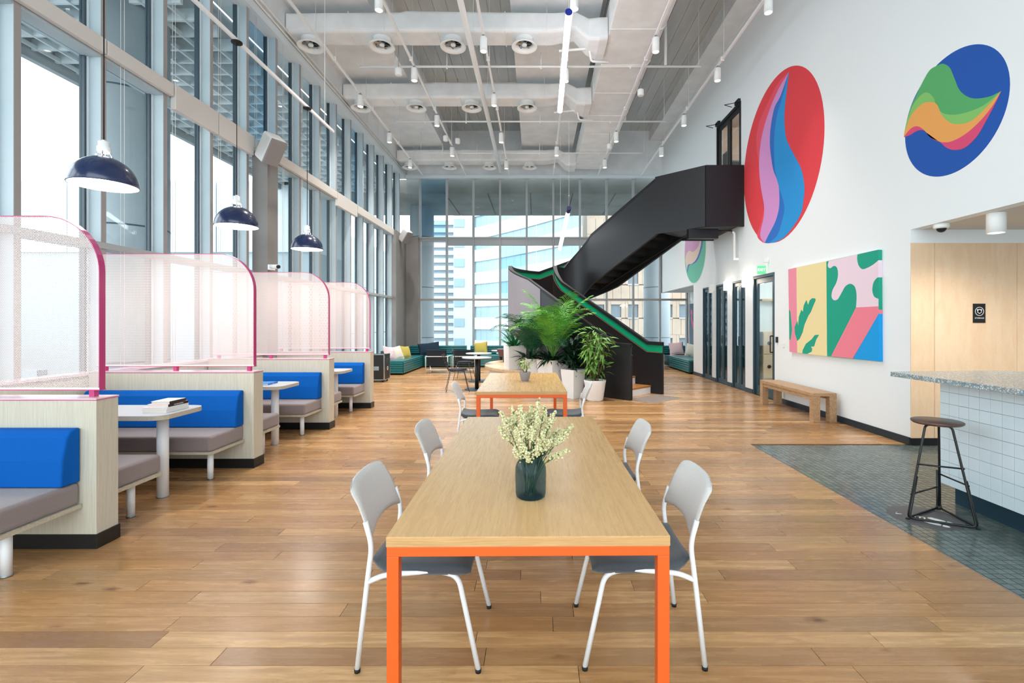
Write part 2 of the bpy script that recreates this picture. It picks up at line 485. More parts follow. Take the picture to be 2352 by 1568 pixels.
def struct(name, label=None, loc=(0, 0, 0)):
    o = bpy.data.objects.new(name, None)
    COL.objects.link(o); o.location = loc; ORG[o.name] = Vector(loc)
    o['kind'] = 'structure'
    if label: o['label'] = label
    return o

def copy_tree(root, loc, rz=0.0, label=None, group=None, parent=None):
    c = root.copy(); COL.objects.link(c)
    if parent is None:
        c.location = loc; c.rotation_euler = (0, 0, rz)
        if label: c['label'] = label
        if group: c['group'] = group
    else:
        c.parent = parent
    for ch in list(root.children): copy_tree(ch, None, parent=c)
    return c

def fillet(pts, r, n=4):
    pts = [Vector(p) for p in pts]; out = [pts[0]]
    for i in range(1, len(pts) - 1):
        a, b, c = pts[i - 1], pts[i], pts[i + 1]
        rr = min(r, (a - b).length * .45, (c - b).length * .45)
        p, q = b + (a - b).normalized() * rr, b + (c - b).normalized() * rr
        for k in range(n + 1):
            t = k / n
            out.append(p * (1 - t) ** 2 + b * 2 * t * (1 - t) + q * t * t)
    out.append(pts[-1])
    return out

def catmull(pts, n=6, closed=False):
    out = []; m = len(pts)
    rng = range(m if closed else m - 1)
    for i in rng:
        p0 = pts[(i - 1) % m] if (closed or i > 0) else pts[0]
        p1, p2 = pts[i], pts[(i + 1) % m]
        p3 = pts[(i + 2) % m] if (closed or i + 2 < m) else pts[-1]
        for k in range(n):
            t = k / n
            out.append(tuple(0.5 * ((2 * p1[j]) + (-p0[j] + p2[j]) * t + (2 * p0[j] - 5 * p1[j] + 4 * p2[j] - p3[j]) * t * t + (-p0[j] + 3 * p1[j] - 3 * p2[j] + p3[j]) * t ** 3) for j in range(2)))
    if not closed: out.append(tuple(pts[-1]))
    return out

def text(name, body, size, mat, parent, loc, rot, extrude=0.001, align='CENTER'):
    cu = bpy.data.curves.new(name, 'FONT')
    cu.body = body; cu.size = size; cu.extrude = extrude
    cu.align_x = align; cu.align_y = 'CENTER'
    cu.materials.append(MATS[mat])
    tmp = bpy.data.objects.new(name + '_curve', cu); COL.objects.link(tmp)
    me = bpy.data.meshes.new_from_object(tmp.evaluated_get(bpy.context.evaluated_depsgraph_get()))
    bpy.data.objects.remove(tmp); bpy.data.curves.remove(cu)
    me.materials.clear(); me.materials.append(MATS[mat])
    o = bpy.data.objects.new(name, me); COL.objects.link(o)
    o.parent = parent
    o.location = Vector(loc) - ORG.get(parent.name, Vector((0, 0, 0)))
    o.rotation_euler = rot
    return o

def light(name, kind, loc, power, color=(1, 1, 1), parent=None, **kw):
    d = bpy.data.lights.new(name, kind); d.energy = power; d.color = color
    for k, v in kw.items(): setattr(d, k, v)
    o = bpy.data.objects.new(name, d); COL.objects.link(o)
    o.location = loc
    if parent:
        o.parent = parent; o.location = Vector(loc) - ORG.get(parent.name, Vector((0, 0, 0)))
    return o

XL, XR, YE, YB = -4.8, 4.6, 17.8, -2.6      # room faces
ZC = 8.6
ordw = ['first', 'second', 'third', 'fourth', 'fifth', 'sixth', 'seventh', 'eighth', 'ninth', 'tenth']

# ================================================================== FLOOR
floor = struct('floor', 'honey oak plank floor')
MB().box(-5.3, YB - .2, -0.2, 8.2, YE + .2, -0.0135).build('subfloor', 'floor_grout', floor)
def area_px(x0, x1, y0, y1):
    """rough size in the photograph of a floor rectangle (0 when outside the view)"""
    y0 = max(y0, 2.02)
    if y1 <= y0: return 0
    ym = (y0 + y1) / 2
    a, b = max(1111 * x0 / ym, -1232), min(1111 * x1 / ym, 1120)
    if b <= a: return 0
    return (b - a) * 1666.5 * (1 / y0 - 1 / y1)
planks = []
W = 0.118
y = YB; row = 0
while y < YE:
    segs = [(-4.85, 2.655)] if y < 5.93 else [(-4.85, 4.62)]
    if y > 14.16: segs = [(-4.85, 5.62)]
    for (a, b) in segs:
        x = a - random.uniform(0, 1.4)
        while x < b:
            ln = random.choice([0.9, 1.2, 1.5, 1.8, 1.9])
            p0, p1 = max(x, a), min(x + ln, b)
            if p1 - p0 > 0.02: planks.append((p0, p1, y, min(y + W, YE)))
            x += ln
    y += W
def vis(p):
    if p[1] < -2.95 and p[2] < 8.7: return 0
    return area_px(max(p[0], -2.95) if p[2] < 8.7 else p[0], p[1], p[2], p[3])
planks.sort(key=vis, reverse=True)
G = 0.0013
def plank_mesh(mb, p):
    mb.cur = random.random()
    mb.box(p[0] + G, p[2] + G, -0.0135, p[1] - G, p[3] - G, random.uniform(-0.0006, 0))
for p in planks[:290]:
    m_ = MB(); plank_mesh(m_, p); m_.build('plank', 'floor_wood', floor)
m_ = MB()
for p in planks[290:]: plank_mesh(m_, p)
m_.build('far_planks', 'floor_wood', floor, kind='stuff')

tiled = struct('floor_tiled', 'dark grey-green mosaic tile floor')
TP = 0.0555
MB().box(2.66, YB, -0.013, 8.0, 5.95, -0.0035).build('grout_bed', 'floor_grout', tiled)
MB().box(2.650, YB, -0.013, 2.659, 5.955, 0.001).build('edge_trim', 'steel', tiled)
cells = []
for i in range(int((7.5 - 2.665) / TP)):
    for j in range(int((5.95 - 2.2) / TP)):
        x0 = 2.664 + i * TP; y1 = 5.948 - j * TP
        hidden = x0 > 3.45 and y1 < 4.05
        cells.append((0 if hidden else area_px(x0, x0 + TP, y1 - TP, y1), x0, y1 - TP))
cells.sort(reverse=True)
G = 0.003
me0 = None
for k, (a, x0, y0) in enumerate(cells[:290]):
    if me0 is None:
        t0 = MB().box(0, 0, -0.004, TP - 2 * G, TP - 2 * G, 0).build('tile', 'floor_tile', tiled)
        me0 = t0; t0.location = (x0 + G, y0 + G, 0)
    else:
        c = me0.copy(); COL.objects.link(c); c.location = (x0 + G, y0 + G, 0)
m_ = MB()
for (a, x0, y0) in cells[290:]:
    m_.cur = random.random()
    m_.box(x0 + G, y0 + G, -0.004, x0 + TP - G, y0 + TP - G, 0)
m_.build('far_tiles', 'floor_tile', tiled, kind='stuff')

# ================================================================== WALL RIGHT (with openings)
wr = struct('wall_right', 'tall white painted wall')
DOORS = [(12.66, 13.38, 2.47), (11.65, 12.39, 2.47), (10.65, 11.37, 2.47), (9.34, 10.27, 2.49)]   # y0, y1, top
m_ = MB()
ys = sorted([(a, b, t) for a, b, t in DOORS])
prev = 5.95
for a, b, t in ys:
    m_.box(XR, prev, 0, XR + .14, a, 2.62); m_.box(XR, a, t, XR + .14, b, 2.62); prev = b
m_.box(XR, prev, 0, XR + .14, 14.16, 2.62)
UD = (10.87, 12.31, 6.5)      # upper door
m_.box(XR, YB, 2.65, XR + .14, 5.95, 3.9); m_.box(XR, 5.95, 2.62, XR + .14, YE, 3.9)
m_.box(XR, YB, 3.9, XR + .14, UD[0], ZC); m_.box(XR, UD[1], 3.9, XR + .14, YE, ZC); m_.box(XR, UD[0], UD[2], XR + .14, UD[1], ZC)
m_.build('wall_face', 'wall_white', wr)
# kitchen nook shell
nook = struct('wall_nook', 'plywood clad wall beside the tiled counter')
MB().box(XR + .141, 5.95, 0, 8.0, 6.1, 2.49).build('backing', 'wall_white', nook)
MB().box(XR + .0005, 5.945, 2.49, 8.0, 5.9495, 2.65).build('white_band', 'wall_white', nook)
for (a, b) in ((4.6, 4.887), (4.893, 5.90), (5.906, 6.9), (6.906, 8.0)):
    MB().box(a, 5.940, 0.09, b, 5.9492, 2.485).build('panel', 'panel_birch', nook)
MB().box(4.6, 5.930, 0, 8.0, 5.9492, 0.09).build('plinth', 'black_base', nook)
MB().box(XR + .14, YB, 2.65, 8.1, 6.1, 2.8).build('nook_ceiling', 'fascia_beige', nook)
MB().box(8.0, YB, 0, 8.14, 6.1, 2.8).build('side_wall', 'wall_white', nook)
wbk = struct('wall_back', 'unseen wall behind the camera with tall windows added for daylight')  # out of view; glazing added to bring in frontal daylight
MB().box(-5.3, YB - .14, 6.9, 8.1, YB, ZC).box(XR, YB - .14, 0, 8.1, YB, 6.9).box(-5.3, YB - .14, 0, XR, YB, .12).build('wall_face', 'wall_white', wbk)
for k in range(10):
    MB().box(-4.85 + 1.0444 * k, YB - .1, .12, -4.79 + 1.0444 * k, YB - .0, 6.9).build('mullion', 'mullion_grey', wbk)
for k in range(9):
    MB().box(-4.79 + 1.0444 * k, YB - .06, .12, -4.85 + 1.0444 * (k + 1), YB - .05, 6.9).build('pane', 'window_glass', wbk)
# baseboards
m_ = MB(); prev = 5.95
for a, b, t in ys:
    m_.box(XR - .012, prev, 0, XR, a, .095); prev = b
m_.box(XR - .012, prev, 0, XR, 14.16, .095)
m_.build('baseboard_right', 'baseboard_dark', kind='structure')
# alcove beyond the doors
alc = struct('wall_alcove', 'recess with sofa beyond the narrow doors')
m_ = MB()
m_.box(XR + .14, 14.02, 0, 5.75, 14.16, 2.62); m_.box(5.6, 14.16, 0, 5.75, YE, 2.62)
m_.build('recess_wall', 'wall_white', alc)
MB().box(XR + .14, 14.02, 2.62, 5.75, YE, 2.75).build('recess_ceiling', 'ceiling_white', alc)

# phone rooms and bright meeting room behind the glass doors
rm = struct('wall_rooms', 'rooms behind the glass doors')
m_ = MB()
for yy in (13.40, 12.52, 11.5, 10.45): m_.box(XR + .14, yy - .03, 0, 5.5, yy + .03, 2.6)
m_.box(5.5, 10.42, 0, 5.56, 13.43, 2.6)
m_.build('booth_walls', 'room_dark', rm)
m_ = MB()
m_.box(XR + .14, 8.6, 0, 8.0, 8.7, 2.6); m_.box(7.9, 8.7, 0, 8.0, 13.5, 2.6)
m_.box(5.56, 13.4, 0, 8.0, 13.5, .95); m_.box(5.56, 13.4, 2.35, 8.0, 13.5, 2.6)
m_.build('room_walls', 'wall_white', rm)
MB().box(XR + .14, 8.6, 2.6, 8.0, 13.6, 2.62).build('room_ceiling', 'ceiling_white', rm)
MB().box(4.74, 8.7, -.01, 7.9, 13.4, 0.0).build('room_floor', 'bench_round', rm)
cb = thing('storage_cabinet', 'low birch cabinet with black oval pulls seen through the wide glass door', 'cabinet', (5.1, 10.3, 0))
MB().box(4.76, 10.16, .32, 5.48, 10.40, 1.32).build('carcass', 'panel_birch', cb)
for z0, z1 in ((.34, .83), (.86, 1.30)):
    for x0 in (4.765, 5.125):
        MB().box(x0, 10.14, z0, x0 + .352, 10.159, z1).build('door', 'panel_birch', cb, bevel=.002)
for zz_ in (.59, 1.08): MB().lathe([(.001, 0), (.04, .002), (.04, .008), (.001, .01)], (4.88, 10.139, zz_), 16, axis=Matrix.Rotation(R(90), 3, 'X')).build('pull', 'black_metal', cb)
MB().box(4.76, 10.17, 0, 5.48, 10.40, .32).build('plinth', 'sign_white', cb)
MB().box(4.76, 10.2, 1.97, 5.48, 10.40, 2.01).build('shelf', 'panel_birch', rm)
MB().box(4.745, 10.405, 0, 5.5, 10.418, 2.6).build('lining_wall', 'wall_white', rm)
light('meeting_room_fill', 'POINT', (5.7, 9.4, 2.35), 16, (1, .95, .9), rm, shadow_soft_size=.12)  # added light without a fitting, brightens the room behind the wide door
um = struct('wall_upper_room', 'room behind the upper double doors')
m_ = MB(); m_.box(XR + .14, 10.4, 3.8, 8.0, 13.6, 3.9); m_.box(XR + .14, 10.3, 3.9, 8.0, 10.4, 7); m_.box(XR + .14, 13.6, 3.9, 8.0, 13.7, 7); m_.box(8, 10.3, 3.8, 8.1, 13.7, 7); m_.box(XR + .14, 10.3, 7, 8.1, 13.7, 7.1)
m_.build('upper_walls', 'room_warm', um)
sh = thing('upstairs_shelf', 'dark shelf unit seen through the upper double doors', 'shelf', (6.9, 13.2, 3.9))
for x in (5.2, 7.6): MB().box(x, 13.2, 3.9, x + .04, 13.55, 6.2).build('side_panel', 'room_dark', sh)
for z in (4.4, 4.9, 5.4, 5.9): MB().box(5.24, 13.2, z, 7.6, 13.55, z + .04).build('shelf_board', 'room_dark', sh)
light('upper_room_fill', 'POINT', (6.4, 11.8, 6.4), 90, (1, .92, .84), um, shadow_soft_size=.15)  # added warm light without a fitting, for the glow behind the doors

# ------------------------------------------------------------------ doors
def narrow_door(i, y0, y1, top, label):
    d = struct('door_%d' % i, label)
    x = XR + .05; fw = .04
    MB().box(x - .05, y0, 0, x + .06, y0 + fw, top).box(x - .05, y1 - fw, 0, x + .06, y1, top).box(x - .05, y0 + fw, top - fw, x + .06, y1 - fw, top).build('door_frame', 'teal_frame', d, bevel=.003)
    ym = (y0 + y1) / 2
    for a, b in ((y0 + fw + .004, ym - .004), (ym + .004, y1 - fw - .004)):
        l = MB().box(x - .02, a, .01, x + .025, a + .06, top - fw - .005).box(x - .02, b - .06, .01, x + .025, b, top - fw - .005).box(x - .02, a + .06, .01, x + .025, b - .06, .12).box(x - .02, a + .06, top - fw - .085, x + .025, b - .06, top - fw - .005).build('leaf_frame', 'teal_frame', d, bevel=.003)
        MB().box(x, a + .06, .12, x + .008, b - .06, top - fw - .085).build('pane', 'door_glass', l)
    MB().tube([(x - .035, ym + .03, 1.0), (x - .035, ym + .03, 1.2)], .009).box(x - .035, ym + .024, 1.0, x - .018, ym + .036, 1.012).box(x - .035, ym + .024, 1.188, x - .018, ym + .036, 1.2).build('door_handle', 'black_metal', d)
    MB().box(XR - .004, y0, 0, XR + .12, y1, .012).build('threshold', 'baseboard_dark', d)
for i, (a, b, t) in enumerate(DOORS[:3]):
    narrow_door(3 - i, a, b, t, 'narrow folding glass door in dark teal frame')
a, b, t = DOORS[3]
d4 = struct('door_4', 'wide dark-framed glass door under the exit sign')
x = XR + .05
MB().box(x - .055, a, 0, x + .07, a + .05, t).box(x - .055, b - .05, 0, x + .07, b, t).box(x - .055, a + .05, t - .06, x + .07, b - .05, t).build('door_frame', 'teal_frame', d4, bevel=.003)
lf = MB().box(x - .02, a + .055, .01, x + .025, a + .15, t - .065).box(x - .02, b - .15, .01, x + .025, b - .055, t - .065).box(x - .02, a + .15, .01, x + .025, b - .15, .2).box(x - .02, a + .15, t - .17, x + .025, b - .15, t - .065).build('leaf_frame', 'teal_frame', d4, bevel=.003)
MB().box(x, a + .15, .2, x + .008, b - .15, t - .17).build('pane', 'door_glass', lf)
MB().tube(fillet([(x - .02, a + .1, .93), (x - .085, a + .1, .93), (x - .085, a + .1, 1.25), (x - .02, a + .1, 1.25)], .01), .012).build('door_handle', 'black_metal', d4)
MB().box(XR - .03, 9.2, 1.13, XR, 9.25, 1.24).build('card_reader', 'black_metal', d4)
MB().box(XR - .008, 8.95, 1.05, XR, 9.03, 1.13).build('light_switch', 'sign_white', d4, bevel=.003)
# upper double door on the landing
d5 = struct('door_5', 'black double glass door on the upper landing')
a, b, t = UD; x = XR + .03; z0 = 3.92
MB().box(x - .05, a, z0, x + .08, a + .05, t).box(x - .05, b - .05, z0, x + .08, b, t).box(x - .05, a + .05, t - .07, x + .08, b - .05, t).build('door_frame', 'black_metal', d5, bevel=.003)
ym = (a + b) / 2
for p, q in ((a + .055, ym - .004), (ym + .004, b - .055)):
    l = MB().box(x - .02, p, z0, x + .03, p + .08, t - .075).box(x - .02, q - .08, z0, x + .03, q, t - .075).box(x - .02, p + .08, z0, x + .03, q - .08, z0 + .1).box(x - .02, p + .08, t - .17, x + .03, q - .08, t - .075).build('leaf_frame', 'black_metal', d5, bevel=.003)
    MB().box(x, p + .08, z0 + .1, x + .008, q - .08, t - .17).build('pane', 'door_glass', l)
    MB().tube(fillet([(x - .02, ym - .04 if p < ym - .1 else ym + .04, 4.9), (x - .08, ym - .04 if p < ym - .1 else ym + .04, 4.9), (x - .08, ym - .04 if p < ym - .1 else ym + .04, 5.2), (x - .02, ym - .04 if p < ym - .1 else ym + .04, 5.2)], .01), .012).build('door_handle', 'black_metal', d5)
for yy in (a + .12, b - .12):
    MB().box(XR - .06, yy - .1, t - .02, XR, yy + .1, t + .06).tube([(XR - .05, yy, t + .01), (XR - .28, yy + .12, t + .01), (XR - .05, yy + .28, t + .03)], .009).build('door_closer', 'black_metal', d5)

# ================================================================== LEFT WINDOW WALL
w1 = struct('window_1', 'tall window wall of deep grey fins')
XG, XI = -5.02, -4.85
fins = []
k = -8
while 4.49 - .0 + .9 * k < 17.6:
    fins.append(4.485 + .9 * k if k < 4 else 4.485 + .901 * k); k += 1
for yf in fins:
    if yf < YB: continue
    f = MB().box(XG, yf, 0, XI, yf + .062, 6.85).build('fin', 'fin_paint', w1, bevel=.003)
    MB().box(XI, yf - .001, 0, XI + .006, yf + .063, 6.85).build('fin_edge_strip', 'fin_edge', f)
    MB().box(XG - .03, yf - .045, 0, XG + .03, yf - .02, 6.85).box(XG - .03, yf + .085, 0, XG + .03, yf + .1, 6.85).build('frame_bead', 'frame_dark', f)
    MB().box(XG - .03, yf - .02, 0, XG + .045, yf - .001, 6.85).build('frame_bead', 'frame_light', f)
rows = [(.12, 2.33), (2.40, 4.46), (4.68, 6.8)]
for i in range(len(fins)):
    y0 = fins[i] + .1; y1 = (fins[i + 1] if i + 1 < len(fins) else YE) - .045
    if y1 < YB: continue
    for r_, (z0, z1) in enumerate(rows):
        blue = (r_ == 2 and i % 5 in (2,))
        MB().box(XG - .012, y0, z0, XG, y1, z1).build('pane', 'window_glass_blue' if blue else 'window_glass', w1)
MB().box(XG - .04, YB, 2.33, XI + .03, YE, 2.40).build('transom', 'mullion_grey', w1, bevel=.003)
MB().box(XG - .06, YB, 4.46, XI, YE, 4.68).build('transom', 'fin_paint', w1, bevel=.003)
MB().box(XG - .06, YB, 0, XI + .03, YE, .12).build('sill_rail', 'fin_paint', w1)
MB().box(XG - .3, YB, 6.8, XL + .02, YE, 6.95).build('head', 'frame_light', w1)
# blind fascia along the middle transom
segs = [(YB, 6.36, 4.49, 4.655), (6.4, 7.26, 4.33, 4.66), (7.28, 8.17, 4.33, 4.66), (8.75, 11.6, 4.48, 4.65), (11.63, 12.9, 4.33, 4.655), (12.93, 16.2, 4.45, 4.65)]
for i, (a, b, c, d) in enumerate(segs):
    if i == 0:
        for q0, q1 in ((YB, 3.0), (3.01, 5.38), (5.4, 6.38)):
            MB().box(XI + .01, q0, c, XL + .02, q1, d).build('blind_box', 'fascia_beige', w1, bevel=.004)
    else:
        MB().box(XI + .01, a, c, XL + .03, b, d).build('blind_box', 'fascia_beige', w1, bevel=.004)
for yy in (5.62, 6.42, 7.35, 8.3, 9.2, 9.95):
    m_ = MB()
    for dy in (0, .05): m_.tube([(XI + .02, yy + dy, .98), (XI + .02, yy + dy, 6.8)], .0035, 4)
    m_.build('blind_chain', 'cord_white', w1)
# bulkhead above the windows
wl = struct('wall_left', 'white bulkhead above the tall windows')
MB().box(-5.3, YB, 6.95, XL, YE, ZC).build('bulkhead', 'ceiling_white', wl)
m_ = MB()
for (z, xx) in ((6.97, -4.76), (7.05, -4.74)):
    m_.tube([(xx, YB, z), (xx, YE, z)], .018, 6)
m_.build('conduit', 'pipe_white', wl)
# low wall behind the booths
lw = struct('wall_low', 'low wall under the windows behind the booths')
MB().box(XI + .04, YB, 0, -4.66, 8.75, .96).build('low_wall_face', 'partition_wood', lw)
MB().box(XI + .03, YB, .96, -4.64, 8.77, .985).build('ledge', 'pink_cap', lw)
# columns
MB().box(-4.84, 8.24, 0, -4.58, 8.57, 4.42).build('column', 'column_grey', kind='structure')
m_ = MB().box(-4.84, 16.2, 0, -4.7, YE, 4.62).box(-4.7, 17.45, 0, -4.27, YE, 4.62)
m_.build('column', 'column_grey', kind='structure')
m_ = MB().box(-4.95, YE, 0, -4.3, YE + .3, 4.5).build('column', 'column_grey', kind='structure')

# ================================================================== END WINDOW WALL
w2 = struct('window_2', 'gridded window wall at the end of the room')
mx_ = [-4.27 + .9785 * k for k in range(10)]
YG = YE + .04
for xm in mx_:
    top = 6.85
    MB().box(xm - .035, YE - .08, 0, xm + .035, YG + .04, top).build('mullion', 'mullion_grey', w2, bevel=.003)
MB().box(5.5, YE - .08, 0, 5.57, YG + .04, 2.62).build('mullion', 'mullion_grey', w2, bevel=.003)
xs_ = [-4.8] + mx_
for i in range(len(xs_)):
    x0 = xs_[i] + .036; x1 = (xs_[i + 1] if i + 1 < len(xs_) else 5.5 + .036) - .036
    for r_, (z0, z1) in enumerate([(.12, 2.33), (2.40, 4.36), (4.66, 6.8)]):
        if i == len(xs_) - 1 and r_ > 0: continue
        blue = (r_ == 2 and i == 1) or (r_ == 1 and i == 4)
        MB().box(x0, YG, z0, x1, YG + .012, z1).build('pane', 'window_glass_blue' if blue else 'window_glass', w2)
MB().box(-4.8, YE - .09, 2.33, 5.55, YG + .03, 2.40).build('transom', 'fin_edge', w2, bevel=.003)
for i in range(len(xs_) - 1):
    MB().box(xs_[i] + .036, YE - .06, 4.36 if i > 1 else 4.5, xs_[i + 1] - .036, YG + .03, 4.66).build('blind_box', 'mullion_grey', w2, bevel=.004)
MB().box(-4.8, YE - .1, 4.60, 4.6, YG + .02, 4.655).build('transom', 'mullion_grey', w2, bevel=.003)
MB().box(-4.8, YE - .06, 0, 5.6, YG + .04, .12).build('sill_rail', 'mullion_grey', w2)
MB().box(-4.8, YE - .12, 6.8, 4.6, YG + .05, 6.92).build('head', 'frame_light', w2)
we = struct('wall_end', 'white bulkhead above the end windows')
MB().box(-4.9, YE - .02, 6.92, 4.75, YE + .2, ZC).build('bulkhead', 'ceiling_white', we)
MB().box(4.6, YE - .06, 2.62, 4.74, YE + .2, 6.92).build('pier', 'wall_white', we)

# ================================================================== CEILING
ce = struct('ceiling', 'white painted exposed concrete ceiling')
# dropped flat soffits and deeper boarded bays (boards as pieces)
MB().box(XL, YB, 7.6, -3.2, YE, 7.9).build('soffit', 'ceiling_white', ce)
MB().box(-.5, YB, 7.6, 1.26, YE, 7.9).build('soffit', 'ceiling_white', ce)
MB().box(XL, YB, ZC, XR + .2, YE + .2, ZC + .2).build('slab', 'board_concrete', ce)
m_ = MB()
for x0, x1 in ((-3.2, -.5), (1.26, 4.6)):
    n = int((x1 - x0) / .3)
    w = (x1 - x0) / n
    for i in range(n):
        m_.box(x0 + i * w + .004, YB, ZC - .022 - random.uniform(0, .006), x0 + (i + 1) * w - .004, YE, ZC)
m_.build('boards', 'board_concrete', ce, kind='stuff')
for x0, x1 in ((-3.2, -3.199), (-.501, -.5), (1.26, 1.261)):
    MB().box(x0, YB, 7.9, x1, YE, ZC).build('beam_side', 'ceiling_white', ce)
MB().box(4.15, YB, 8.2, 4.6, YE, ZC).build('edge_beam', 'ceiling_white', ce)
for yb_ in (3.6, 8.1, 14.2):
    MB().box(-3.2, yb_, 8.25, -.5, yb_ + .3, ZC).build('cross_beam', 'ceiling_white', ce)

# ducts
def rrect(cy, cz, w, h, r, n=4):
    out = []
    for (sx, sz, a0) in ((1, 1, 0), (-1, 1, 90), (-1, -1, 180), (1, -1, 270)):
        for k in range(n + 1):
            a = R(a0 + 90 * k / n)
            out.append((cy + sx * (w / 2 - r) + r * math.cos(a), cz + sz * (h / 2 - r) + r * math.sin(a)))
    return out
def cross_duct(y0, which, idx):
    d = thing('air_duct', 'white cross duct, %s from the camera, carrying round diffusers' % which, 'duct', (0, y0, 7.06), 'cross ducts')
    sec = [(-4.78, y0 + .26, 7.25, .50, .38), (-2.6, y0 + .26, 7.26, .52, .39), (-2.5, y0 + .26, 7.27, .54, .41), (.3, y0 + .26, 7.25, .52, .38),
           (.75, y0 + .26, 7.30, .5, .34), (1.0, y0 + .3, 7.12, .62, .42), (1.2, y0 + .34, 7.1, .8, .44), (1.36, y0 + .36, 7.12, .8, .44)]
    rings = [[(x, p[0], p[1]) for p in rrect(cy, cz, w, h, .07)] for x, cy, cz, w, h in sec]
    MB().loft(rings, smooth=False).build('duct_body', 'duct_white', d)
    for xx in (-3.6, -1.9, -.6):
        MB().box(xx - .01, y0 + .02, 7.05, xx + .01, y0 + .5, 7.46).build('joint_flange', 'duct_white', d)
    for xx in (-4.2, -2.9, -1.2, .2):
        zt_ = 7.598 if (xx < -3.2 or xx > -.5) else 8.57
        for yy in (y0 - .012, y0 + .532): MB().tube([(xx, yy, 7.07), (xx, yy, zt_)], .006, 5).build('hanger_rod', 'pipe_white', d)
for i, (y0, wh) in enumerate(((9.22, 'first'), (11.95, 'second'), (16.55, 'last'))): cross_duct(y0, wh, i)
cross_duct(6.2, 'overhead one', 3)
md = thing('main_duct', 'large white duct running lengthwise towards the end windows', 'duct', (1.9, 5, 6.9))
MB().yprism([(1.37, 6.97), (2.33, 6.97), (2.41, 7.05), (2.41, 7.55), (1.37, 7.55)], 3.0, 17.2).build('duct_body', 'duct_white', md, bevel=.02)
for yy in [4 + 1.25 * k for k in range(11)]:
    MB().yprism([(1.365, 6.96), (2.335, 6.96), (2.42, 7.045), (2.42, 7.56), (1.365, 7.56)], yy - .012, yy + .012).build('joint_flange', 'duct_white', md)
# round diffusers
def make_vent(label, loc):
    v = thing('ceiling_vent', label, 'vent', loc, 'round ceiling diffusers')
    x, y, z = loc
    MB().lathe([(.165, .17), (.165, .04), (.24, .0), (.25, .004), (.25, .018), (.18, .055), (.175, .17)], loc, 28, caps=False).build('outer_ring', 'lamp_white', v)
    MB().lathe([(.001, .03), (.045, .03), (.05, .05), (.045, .09), (.001, .09)], loc, 16).build('hub', 'lamp_white', v)
    m = MB()
    for k in range(6):
        a = R(60 * k + 12)
        m.obox((x + .1 * math.cos(a), y + .1 * math.sin(a), z + .07), (.13, .05, .004), Matrix.Rotation(a, 3, 'Z') @ Matrix.Rotation(R(38), 3, 'X'))
    m.build('blade', 'steel', v)
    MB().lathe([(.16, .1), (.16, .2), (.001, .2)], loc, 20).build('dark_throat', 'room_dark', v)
    return v
v0 = None
for yv, wh in ((9.48, 'nearest'), (12.2, 'middle'), (16.85, 'farthest')):
    for k in range(4):
        loc = (-4.42 + 1.395 * k, yv, 6.9)
        lb = 'round white air diffuser under the %s duct, %s from the windows' % (wh, ordw[k])
        if v0 is None: v0 = make_vent(lb, loc)
        else: copy_tree(v0, loc, R(17 * k), lb)

# pipes
def pipe(name, label, pts, r, mat='pipe_white', extra=None, group=None):
    o = MB().tube(pts, r, 10)
    if extra: extra(o)
    b = o.build(name, mat); tag(b, label, 'pipe', group)
    return b
pipe('water_pipe', 'thick white pipe running lengthwise between the second and third light tracks', [(-1.26, 2.5, 6.84), (-1.26, 17.0, 6.84)], .055)
def drops(xs, y):
    def f(o):
        for x in xs: o.tube([(x, y, 6.95), (x, y, 7.25)], .012, 6).tube([(x, y, 6.9), (x, y, 6.95)], .02, 6)
        o.tube([(-3.7, y, 6.95), (-3.7, y, 7.598)], .005, 5).tube([(3.45, y, 6.95), (3.45, y, 8.57)], .005, 5)
    return f
for i, (y, x0, x1) in enumerate(((10.28, -3.76, 3.5), (13.08, -3.79, 3.52), (15.5, -4.1, 3.4))):
    pipe('sprinkler_pipe', 'white sprinkler pipe crossing the ceiling, %s from the camera' % ordw[i], [(x0, y, 6.95), (x1, y, 6.95)], .022, extra=drops((-3.0, -1.9, .1, 2.0), y), group='cross sprinkler pipes')
pipe('drop_pipe', 'white vertical pipe hanging near the boarded ceiling, closer one', [(2.75, 10.3, 6.98), (2.75, 10.3, 8.4)], .03)
pipe('drop_pipe', 'white vertical pipe hanging near the boarded ceiling, farther one', [(2.4, 13.08, 6.98), (2.4, 13.08, 8.4)], .03)
for i, y in enumerate((9.6, 12.4)):
    pipe('branch_pipe', 'short bent white pipe beside the %s cross duct' % ordw[i], fillet([(.45, y, 6.9), (1.05, y, 6.95), (1.1, y + .1, 6.75), (1.45, y + .15, 6.75)], .05), .022)

# lighting tracks with spotlights
def make_spot(label, loc):
    s = thing('track_spotlight', label, 'spotlight', loc, 'white cylinder track spotlights')
    x, y, z = loc
    MB().lathe([(.001, .26), (.062, .26), (.068, .25), (.068, .0), (.058, .0), (.055, .03), (.055, .06), (.001, .06)], loc, 20).build('housing', 'lamp_white', s)
    MB().lathe([(.001, .018), (.054, .018), (.054, .028), (.001, .028)], loc, 20).build('lens', 'spot_glow', s)
    MB().box(x - .02, y - .05, z + .26, x + .02, y + .05, z + .31).build('adapter', 'steel', s)
    light('lamp', 'SPOT', (x, y, z - .01), SPOT_W, TRACK_WARM, s, spot_size=R(105), spot_blend=1.0, shadow_soft_size=.06)
    return s
tracks = [(-4.1, [11.27, 13.5, 15.7]), (-2.54, [7.8, 10.07, 12.37, 14.6]), (-.98, [8.98, 11.22, 13.5, 15.8]), (.61, [7.77, 10.1, 14.57]), (2.22, [9.0, 13.45, 15.7]), (3.77, [7.86, 10.07, 12.36, 14.6])]
sp0 = None
narrow = bpy.data.lights.new('lamp', 'SPOT'); narrow.energy = SPOT_W * .45; narrow.color = TRACK_WARM; narrow.spot_size = R(62); narrow.spot_blend = 1.0; narrow.shadow_soft_size = .06
